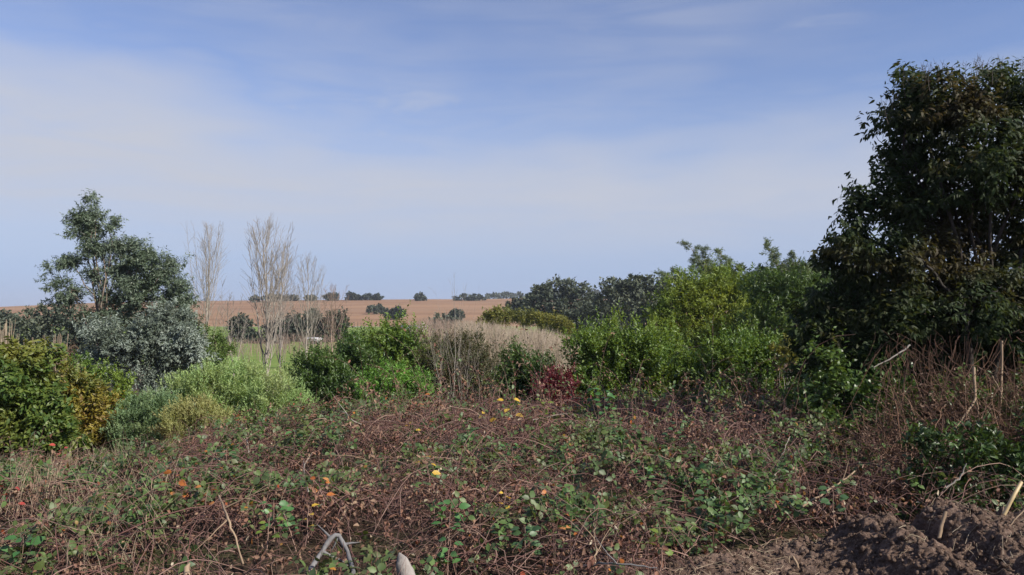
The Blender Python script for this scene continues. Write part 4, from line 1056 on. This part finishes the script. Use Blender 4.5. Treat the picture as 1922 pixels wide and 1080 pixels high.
# ------------------------------------------------------------------ sprigs, sticks and stalks that can be told apart
SPR = 'leafy sprigs standing out of the brambles'
M_SPRG = leafmat('fresh_sprig_leaf', [(0.046, 0.130, 0.039), (0.072, 0.176, 0.052), (0.098, 0.208, 0.065)], None, trans=.3, rough=.45)
M_SPRD = leafmat('dark_sprig_leaf', [(0.036, 0.084, 0.034), (0.054, 0.108, 0.042), (0.072, 0.132, 0.054)], None, trans=.28, rough=.45)
M_SPRY = leafmat('lime_sprig_leaf', [(.12, .18, .03), (.17, .22, .04), (.10, .16, .03)], None, trans=.35, rough=.5)
M_GOLD = leafmat('golden_leaf', [(.50, .33, .04), (.58, .40, .06), (.42, .25, .03)], None, trans=.35, rough=.5)
M_ORNG = leafmat('orange_leaf', [(0.416, 0.152, 0.040), (0.360, 0.112, 0.032), (0.464, 0.216, 0.072)], None, trans=.3, rough=.5)
M_CRIM = leafmat('crimson_leaf', [(.36, .04, .04), (.42, .07, .05), (.28, .035, .04)], None, trans=.3, rough=.5)
LM = {}
for k_, m_ in (('g', M_SPRG), ('d', M_SPRD), ('y', M_SPRY), ('o', M_ORNG), ('a', M_GOLD), ('r', M_CRIM)):
    LM[k_] = [leaf_mesh(.058, .040, m_, LEAF, q) for q in (.0, .15)]


def sprig(px, py, kind, nl, size, label, tall=.0, name='bramble_sprig', cat='bramble sprig', group=SPR):
    c = hit(px, py); c[2] -= tall * .5 - .035; size *= 1.25
    r = empty(name, c, label, cat, group)
    H = .10 + tall
    tip = c + [rng.normal() * .04, rng.normal() * .04, H]
    P = path(c - [0, 0, .1], tip, 8, .12); g = Geo(); tubes(g, P[None], np.linspace(.004, .0016, 8)[None], 4)
    link('stem', g.mesh('stem', M_CANE, c), r)
    for i in range(nl):
        t = .35 + .65 * (i + .5) / nl; k = t * 7; j = min(int(k), 6); q = P[j] + (P[j + 1] - P[j]) * (k - j)
        az = i * 2.4 + rng.normal() * .4
        ax = unit(np.array([math.cos(az), math.sin(az), rng.uniform(-.2, .5)])); q = q + ax * size * rng.uniform(.3, .9)
        nr = unit(np.array([0, -.35, .8]) + rng.normal(size=3) * .3); sd = unit(np.cross(ax, nr)); nn = np.cross(sd, ax); s_ = size / .058 * rng.uniform(.75, 1.2); pos = q - c
        o = bpy.data.objects.new('leaf', LM[kind][i % 2]); COL.objects.link(o); o.parent = r
        o.matrix_local = Matrix(((sd[0] * s_, ax[0] * s_, nn[0] * s_, pos[0]), (sd[1] * s_, ax[1] * s_, nn[1] * s_, pos[1]), (sd[2] * s_, ax[2] * s_, nn[2] * s_, pos[2]), (0, 0, 0, 1)))
    return r


for a_ in [
    (1140, 800, 'g', 26, .075, 'tall leafy green bramble sprig right of the red shrub', .55),
    (1115, 765, 'g', 18, .07, 'green sprig touching the right foot of the red shrub', .35),
    (955, 862, 'g', 16, .06, 'fresh green tuft lying in the middle of the brown canes', .05),
    (1040, 875, 'g', 9, .05, 'small green tuft right of the fresh green tuft in the middle', .05),
    (430, 880, 'd', 20, .075, 'broad dark green sprig below the large pale bush', .15),
    (550, 850, 'g', 18, .065, 'green sprig below the right end of the large pale bush', .25),
    (520, 985, 'g', 11, .06, 'star shaped green sprig above and left of the grey arched branch', .08),
    (505, 1012, 'y', 7, .05, 'lime green sprig at the left, under the star shaped green sprig', .05),
    (560, 1010, 'g', 12, .05, 'fine blue green sprig next to the grey arched branch', .06),
    (842, 1000, 'g', 16, .06, 'bright green sprig right of and above the pale log end', .08),
    (45, 1062, 'g', 13, .065, 'green sprig in the bottom left corner', .10),
    (1210, 905, 'g', 7, .06, 'green sprig with few big leaves at the right middle of the brambles', .05),
    (1335, 910, 'g', 7, .06, 'green sprig left of the yellow bamboo like cane, among brown canes', .05),
    (1155, 960, 'd', 14, .065, 'broad dark green sprig above the left tip of the soil bank', .10),
    (1320, 965, 'd', 14, .06, 'drooping dark green sprig over the edge of the soil bank', .10),
    (1235, 1042, 'y', 7, .055, 'lime green sprig where the soil bank begins', .08),
    (985, 1040, 'd', 14, .065, 'dark green sprig at the bottom, midway between log end and soil bank', .08),
    (840, 1065, 'g', 10, .055, 'green sprig at the bottom beside the pale log end', .08),
    (1435, 852, 'd', 9, .05, 'dim green tuft at the right in front of the leafy laurel', .05),
    (1255, 825, 'd', 14, .06, 'spreading green sprig below the big round laurel', .08),
    (1360, 845, 'y', 9, .045, 'yellow green sprig below and right of the big round laurel', .12),
    (1562, 965, 'd', 13, .055, 'dark green sprig in the shade before the left soil peak', .10),
]:
    sprig(*a_)
AUT = 'bright autumn leaves caught in the brambles'
for a_ in [
    (962, 778, 'a', 6, .085, 'large golden leaf clump below the dark rounded laurel', .14),
    (918, 798, 'a', 3, .06, 'small golden leaf tuft left of the large golden clump', .05),
    (1010, 782, 'y', 10, .07, 'lime green leaf clump touching the large golden clump', .12),
    (765, 818, 'a', 3, .055, 'single golden tuft under the vivid green bush', .05),
    (808, 892, 'a', 4, .05, 'golden tuft in the middle left above the green patch', .05),
    (940, 962, 'a', 5, .045, 'golden drooping tuft below the fresh green tuft', .05),
    (612, 935, 'o', 6, .05, 'orange tuft above the grey arched branch', .06),
    (582, 995, 'a', 4, .04, 'yellow tuft just above the grey arched branch', .05),
    (385, 957, 'o', 5, .05, 'orange tuft at the left below the broad dark sprig', .06),
    (332, 824, 'r', 4, .07, 'crimson leaf in front of the yellowish soft dome', .08),
    (372, 745, 'r', 5, .09, 'red leaf spray on top of the yellowish soft dome', .12),
    (114, 865, 'r', 5, .07, 'red leaf tuft in front of the glossy bush', .14),
    (18, 950, 'r', 5, .06, 'red leaf tuft at the left edge below the pale dry stalks', .05),
    (730, 740, 'o', 3, .09, 'pinkish orange leaf before the vivid green bush', .15),
    (330, 930, 'o', 8, .06, 'rusty orange leaf cluster left of the broad dark sprig', .10),
    (455, 770, 'o', 7, .08, 'tan and orange leaf cluster on the front of the large pale bush', .12),
    (790, 765, 'o', 7, .06, 'orange leaf patch at the right foot of the vivid green bush', .12),
    (1020, 945, 'o', 4, .045, 'orange leaf tuft right of the golden drooping tuft', .05),
    (1065, 1015, 'o', 5, .045, 'orange leaf tuft low between log end and soil bank', .05),
    (545, 768, 'r', 4, .07, 'dull red leaf tuft on the right flank of the large pale bush', .14),
]:
    sprig(*a_, name='autumn_sprig', cat='autumn leaves', group=AUT)

# sticks and stalks: pixel ends with height over the tangle
M_GREYW = barkmat('grey_weathered_wood', [(0.079, 0.076, 0.076), (0.179, 0.174, 0.174)], 10, .4, stretch=.5)
M_TANW = barkmat('tan_stick', [(0.173, 0.115, 0.072), (0.288, 0.209, 0.137)], 9, .3, stretch=.5)
M_YCANE = barkmat('yellow_cane', [(0.357, 0.255, 0.119), (0.527, 0.408, 0.230)], 8, .2, .5, stretch=.3)
M_PALEW = barkmat('pale_log_bark', [(0.179, 0.153, 0.132), (0.295, 0.269, 0.247)], 9, .9, stretch=.6)


def dead_stick(name, label, cat, pts, r0, r1, mat, group=None, side=(), sides=6):
    """pts: (px, py, lift): lift is the height over the tangle at that pixel."""
    q = []
    for px, py, lf in pts:
        h_ = hit(px, py); d_ = h_ - np.array([0, 0, CZ]); h_ = np.array([0, 0, CZ]) + d_ * (1 - min(.22, lf / max(CZ - h_[2], .4))); q.append(h_)
    q = np.array(q); b_ = q[0].copy()
    k = 14; tt = np.linspace(0, len(q) - 1, k)
    P = np.stack([np.interp(tt, np.arange(len(q)), q[:, i]) for i in range(3)], -1)
    for _ in range(2): P[1:-1] = (P[:-2] + 2 * P[1:-1] + P[2:]) / 4
    P[1:-1] += rng.normal(size=(k - 2, 3)) * .004
    r = empty(name, b_, label, cat, group)
    g = Geo(); tubes(g, P[None], (np.linspace(r0, r1, k) * rng.uniform(.82, 1.2, k))[None], sides, cap=True)
    link('stem', g.mesh('stem', mat, b_, True), r)
    for t_, (dx, dz), l in side:
        j = int(t_ * (k - 1)); e = P[j] + unit(np.array([dx, rng.normal() * .4, dz])) * l
        g = Geo(); stick(g, P[j], e, r1 * .9 + .001, .001, 7, .08, sides=4); link('side_twig', g.mesh('side_twig', mat, b_, True), r)
    return r


DST = 'dry sticks and stalks in the brambles'
dead_stick('arched_branch', 'grey weathered branch bent into an arch at the bottom', 'branch', [(582, 1082, .02), (600, 1050, .06), (620, 1022, .09), (634, 1010, .10), (648, 1022, .09), (660, 1050, .06), (667, 1082, .02)], .017, .013, M_GREYW, side=[(.75, (1, .15), .12), (.6, (-.3, -.6), .12), (.3, (.8, -.6), .25), (.45, (-.8, .5), .16)], sides=8)
for a_ in [
    ('long thin tan stick lying level at the left, low in the brambles', [(0, 1000, .03), (60, 994, .05), (130, 992, .06), (200, 1005, .03)], .006, .003, M_TANW, [(.4, (.5, .5), .2)]),
    ('forked brown stalk leaning at the lower left', [(415, 935, .05), (432, 975, .08), (445, 1010, .05), (462, 1065, .02)], .009, .006, M_TANW, [(.3, (.8, .4), .4), (.4, (-.5, -.5), .3)]),
    ('pale dry stalk standing before the large pale bush', [(425, 725, .02), (452, 765, .06), (462, 800, .05), (470, 850, .02)], .006, .009, M_PALEBARK, [(.3, (-.5, .4), .25), (.6, (-.6, -.2), .2)]),
    ('pale crooked twig before the shadowed laurel', [(625, 730, .0), (618, 765, .04)], .006, .004, M_PALEBARK, [(.5, (.4, .5), .2)]),
    ('forked pale twig right of the crooked twig, before the dark laurel', [(610, 752, .02), (645, 770, .05), (660, 790, .05), (680, 800, .02)], .006, .005, M_PALEBARK, [(.6, (.7, .7), .3), (.5, (-.4, .6), .3)]),
    ('thick dry stick leaning right below the red shrub', [(1000, 790, .02), (1050, 778, .06), (1095, 762, .08)], .006, .003, M_PALEBARK, [(.5, (-.3, .6), .15)]),
    ('tan cane sloping up to the right beside the soil bank', [(1498, 955, .03), (1540, 928, .07), (1575, 905, .09), (1600, 885, .10)], .010, .006, M_TANW, [(.7, (.3, .7), .2), (.4, (.6, -.3), .2)]),
    ('curved dark stalk sloping down left of the soil bank', [(1470, 935, .03), (1485, 970, .05), (1505, 1000, .02)], .007, .005, M_DARKBARK, []),
    ('branching pale stem in the middle right of the brambles', [(1450, 895, .02), (1458, 870, .06), (1470, 845, .08), (1480, 820, .07)], .006, .003, M_PALEBARK, [(.3, (-.6, .6), .3), (.5, (.6, .5), .3)]),
    ('long bare twig at the bottom, pointing into the soil bank', [(1090, 1064, .03), (1150, 1066, .06), (1230, 1078, .03)], .007, .004, M_GREYW, [(.3, (.4, .7), .15), (.6, (-.5, .6), .2)]),
    ('upright forked stem at the bottom right of centre', [(1115, 1060, .02), (1118, 1030, .05), (1112, 1000, .07), (1115, 975, .08)], .005, .003, M_TANW, [(.3, (.6, .7), .3), (.6, (-.6, .7), .2)]),
    ('thin tan stalk standing below the right end of the pale bush', [(572, 865, .05), (575, 895, .05), (582, 925, .02)], .004, .005, M_PALEBARK, [(.2, (.4, .7), .15)]),
    ('pale arching stem over the green sprig below the pale bush', [(585, 865, .05), (630, 856, .08), (680, 862, .06), (720, 880, .02)], .004, .003, M_TANW, []),
    ('leaning thin stem at the lower left, crossing the rusty orange leaves', [(278, 1000, .02), (285, 940, .06), (290, 905, .07)], .005, .003, M_TANW, [(.5, (.5, .7), .3)]),
]:
    dead_stick('dry_stick', a_[0], 'stick', a_[1], a_[2], a_[3], a_[4], DST, a_[5])
# sticks under the big tree
def air_stick(name, label, cat, pts, r0, r1, mat, group=None, sides=6, jit=.0035):
    q = np.array([at(*w) for w in pts]); k = 12; tt = np.linspace(0, len(q) - 1, k)
    P = np.stack([np.interp(tt, np.arange(len(q)), q[:, i]) for i in range(3)], -1); P[1:-1] += rng.normal(size=(k - 2, 3)) * jit
    g = Geo(); tubes(g, P[None], np.linspace(r0, r1, k)[None], sides, cap=True)
    o = link(name, g.mesh(name, mat, P[0], True), None, P[0]); tag(o, label, cat, group)
    return o


HNG = 'pale dead stems hanging under the big dark tree'
air_stick('dead_stem', 'forked pale stem under the big tree, long arm slanting down left', 'stem', [(1828, 690, 7.9), (1832, 745, 7.8), (1815, 775, 7.7), (1780, 820, 7.6), (1748, 858, 7.5)], .013, .006, M_TANW, HNG)
air_stick('dead_stem', 'short pale arm of the forked stem hanging straight down', 'stem', [(1832, 748, 7.8), (1838, 790, 7.8), (1828, 840, 7.7)], .010, .006, M_TANW, HNG)
air_stick('dead_stem', 'upright pale stem right of the forked stem', 'stem', [(1880, 640, 8.3), (1881, 690, 8.3), (1879, 735, 8.2), (1876, 780, 8.2)], .012, .009, M_TANW, HNG)
air_stick('dead_stem', 'pale branched twig in the leafy sprays left of the trunk', 'stem', [(1640, 690, 8.4), (1675, 672, 8.4), (1700, 655, 8.4), (1708, 648, 8.4)], .006, .010, M_PALEBARK, HNG)
air_stick('dead_stem', 'curved pale twig over the shiny bush by the soil bank', 'stem', [(1775, 916, 6.3), (1800, 900, 6.3), (1808, 886, 6.3), (1814, 870, 6.3)], .007, .004, M_PALEBARK, HNG)
air_stick('dead_stem', 'thin dark twig leaning right of the upright pale stem', 'stem', [(1862, 705, 8), (1885, 750, 8), (1905, 785, 8)], .006, .004, M_TANW, HNG)
c0 = hit(1885, 965)
air_stick('cut_cane', 'bright yellow cut cane stuck in the soil at the right edge', 'cane', [(1884, 966, c0[1]), (1900, 935, c0[1]), (1917, 905, c0[1] + .05)], .014, .013, M_YCANE, None, 10, .0008)
c0 = hit(1765, 1000)
air_stick('buried_stick', 'tan stick half buried in the middle of the soil bank', 'stick', [(1762, 1012, c0[1] - .02), (1768, 985, c0[1] + .02), (1775, 960, c0[1] + .04)], .013, .012, M_TANW, 'sticks on the soil bank', 8, .0012)
c0 = hit(1500, 1065)
air_stick('buried_stick', 'short pale stick half buried at the left low part of the soil', 'stick', [(1500, 1085, c0[1] - .02), (1496, 1060, c0[1]), (1488, 1044, c0[1] + .02)], .011, .009, M_TANW, 'sticks on the soil bank', 8, .0012)
c0 = hit(1900, 990)
air_stick('buried_stick', 'thin crooked twig on the soil below the yellow cut cane', 'stick', [(1886, 1000, c0[1] - .02), (1905, 975, c0[1]), (1930, 950, c0[1] + .05)], .005, .004, M_TANW, 'sticks on the soil bank', 8, .0012)

# pale log end at the bottom
c0 = hit(760, 1075); Yl = c0[1] - .25
A0, A1 = at(775, 1120, Yl - .25), at(750, 1040, Yl)
k = 12; t = np.linspace(0, 1, k)[:, None]; P = A0 + (A1 - A0) * t
R = .058 * np.interp(np.linspace(0, 1, k), [0, .55, .8, .93, 1], [1.1, .95, .72, .42, .12])
g = Geo(); tubes(g, P[None], R[None], 14, cap=True)
v = np.concatenate(g.v); v += (fbm(v * 22, 3)[:, None] - .5) * .022 * unit(rng.normal(size=v.shape) * .1 + unit(v - P.mean(0))); g.v = [v]; g.f = [np.concatenate([f_ for f_ in g.f])]; g.m = [np.concatenate(g.m)]
tag(link('log', g.mesh('log', M_PALEW, A0, True), None, A0), 'pale weathered log end poking up at the bottom centre', 'log')
c0 = hit(350, 1078)
g = Geo(); tubes(g, np.array([at(352, 1100, c0[1] - .1), at(351, 1080, c0[1] - .06), at(350, 1066, c0[1] - .03), at(356, 1058, c0[1])])[None], np.array([[.022, .02, .016, .006]]), 8, cap=True)
tag(link('wood_stub', g.mesh('wood_stub', M_TANW, c0, True), None, c0), 'small brown wood stub at the bottom left', 'stub')

# tall pale dry stalks at the left, and a drift of dry grass
for i_, (px, py0, py1, lab) in enumerate([(40, 940, 845, 'pale dry stalk clump at the left, tallest of the stalk clumps'), (75, 930, 865, 'pale dry stalk clump between the red leaf tuft and the tallest stalks'), (100, 925, 850, 'thin pale stalk clump before the right foot of the glossy bush')]):
    c0 = hit(px, py0); r_ = empty('dry_grass_clump', c0, lab, 'dry grass', 'dry stalk clumps on the left')
    for j_ in range(14):
        e_ = at(px + rng.normal() * 14, py1 + rng.gamma(2, 12), c0[1] + rng.normal() * .1); g = Geo()
        stick(g, c0 + [rng.normal() * .06, rng.normal() * .06, -.1], e_, .004, .0016, 7, .08, sides=3); link('stalk', g.mesh('stalk', M_STRAW, c0), r_)
g = Geo(); n = 1500
x, y, px = scatter(n, 5.0, 11.5, .9, (-200, 330)); z = S(x, y); m = n2(x, y, 1.1, 2, 71.) > .5; x, y, z = x[m], y[m], z[m]; n = len(x)
h = rng.uniform(.06, .26, n); t = np.linspace(0, 1, 4); l_ = rng.normal(size=(n, 2)) * .5
P = np.zeros((n, 4, 3)); P[..., 0] = x[:, None] + l_[:, :1] * h[:, None] * t ** 1.5; P[..., 1] = y[:, None] + l_[:, 1:] * h[:, None] * t ** 1.5; P[..., 2] = z[:, None] - .04 + (h + .04)[:, None] * t
tubes(g, P, np.array([[.002, .0018, .0014, .0008]]) * np.ones((n, 1)), 3)
tag(link('dry_grass', g.mesh('dry_grass', M_STRAW)), 'dry straw coloured grass among the brambles at the left', 'dry grass', kind='stuff')
# tall pale reeds above the glossy bush
g = Geo(); n = 90
px = np.concatenate([rng.normal(12, 6, 45), rng.uniform(0, 130, 45)]); Yr = rng.uniform(20, 26, n); tp_ = np.concatenate([rng.uniform(598, 640, 45), rng.uniform(625, 660, 45)])
x = (px - 961) / F * Yr; z1 = CZ + (590 - tp_) / F * Yr; z0 = T(x, Yr); t = np.linspace(0, 1, 5)
P = np.zeros((n, 5, 3)); P[..., 0] = x[:, None] + rng.normal(size=(n, 1)) * .12 * t; P[..., 1] = Yr[:, None]; P[..., 2] = z0[:, None] + (z1 - z0)[:, None] * t
tubes(g, P, np.full((n, 5), .007), 3)
tag(link('dry_reeds', g.mesh('dry_reeds', M_STRAW)), 'pale dry reeds standing behind the glossy bush at the left edge', 'reeds', kind='stuff')

# thin air over the valley
M_AIR = bpy.data.materials.new('pale_air'); M_AIR.use_nodes = True
t_ = M_AIR.node_tree; t_.nodes.remove(t_.nodes['Principled BSDF'])
pv = t_.nodes.new('ShaderNodeVolumePrincipled'); pv.inputs['Color'].default_value = (.80, .87, 1.0, 1); pv.inputs['Density'].default_value = .00026; pv.inputs['Anisotropy'].default_value = .2
t_.links.new(pv.outputs[0], t_.nodes['Material Output'].inputs['Volume'])
tag(link('haze', box(Geo(), (0, 1250, 11), (3200, 2800, 34)).mesh('haze', M_AIR)), 'pale thin haze in the air over the valley', 'haze', kind='stuff')
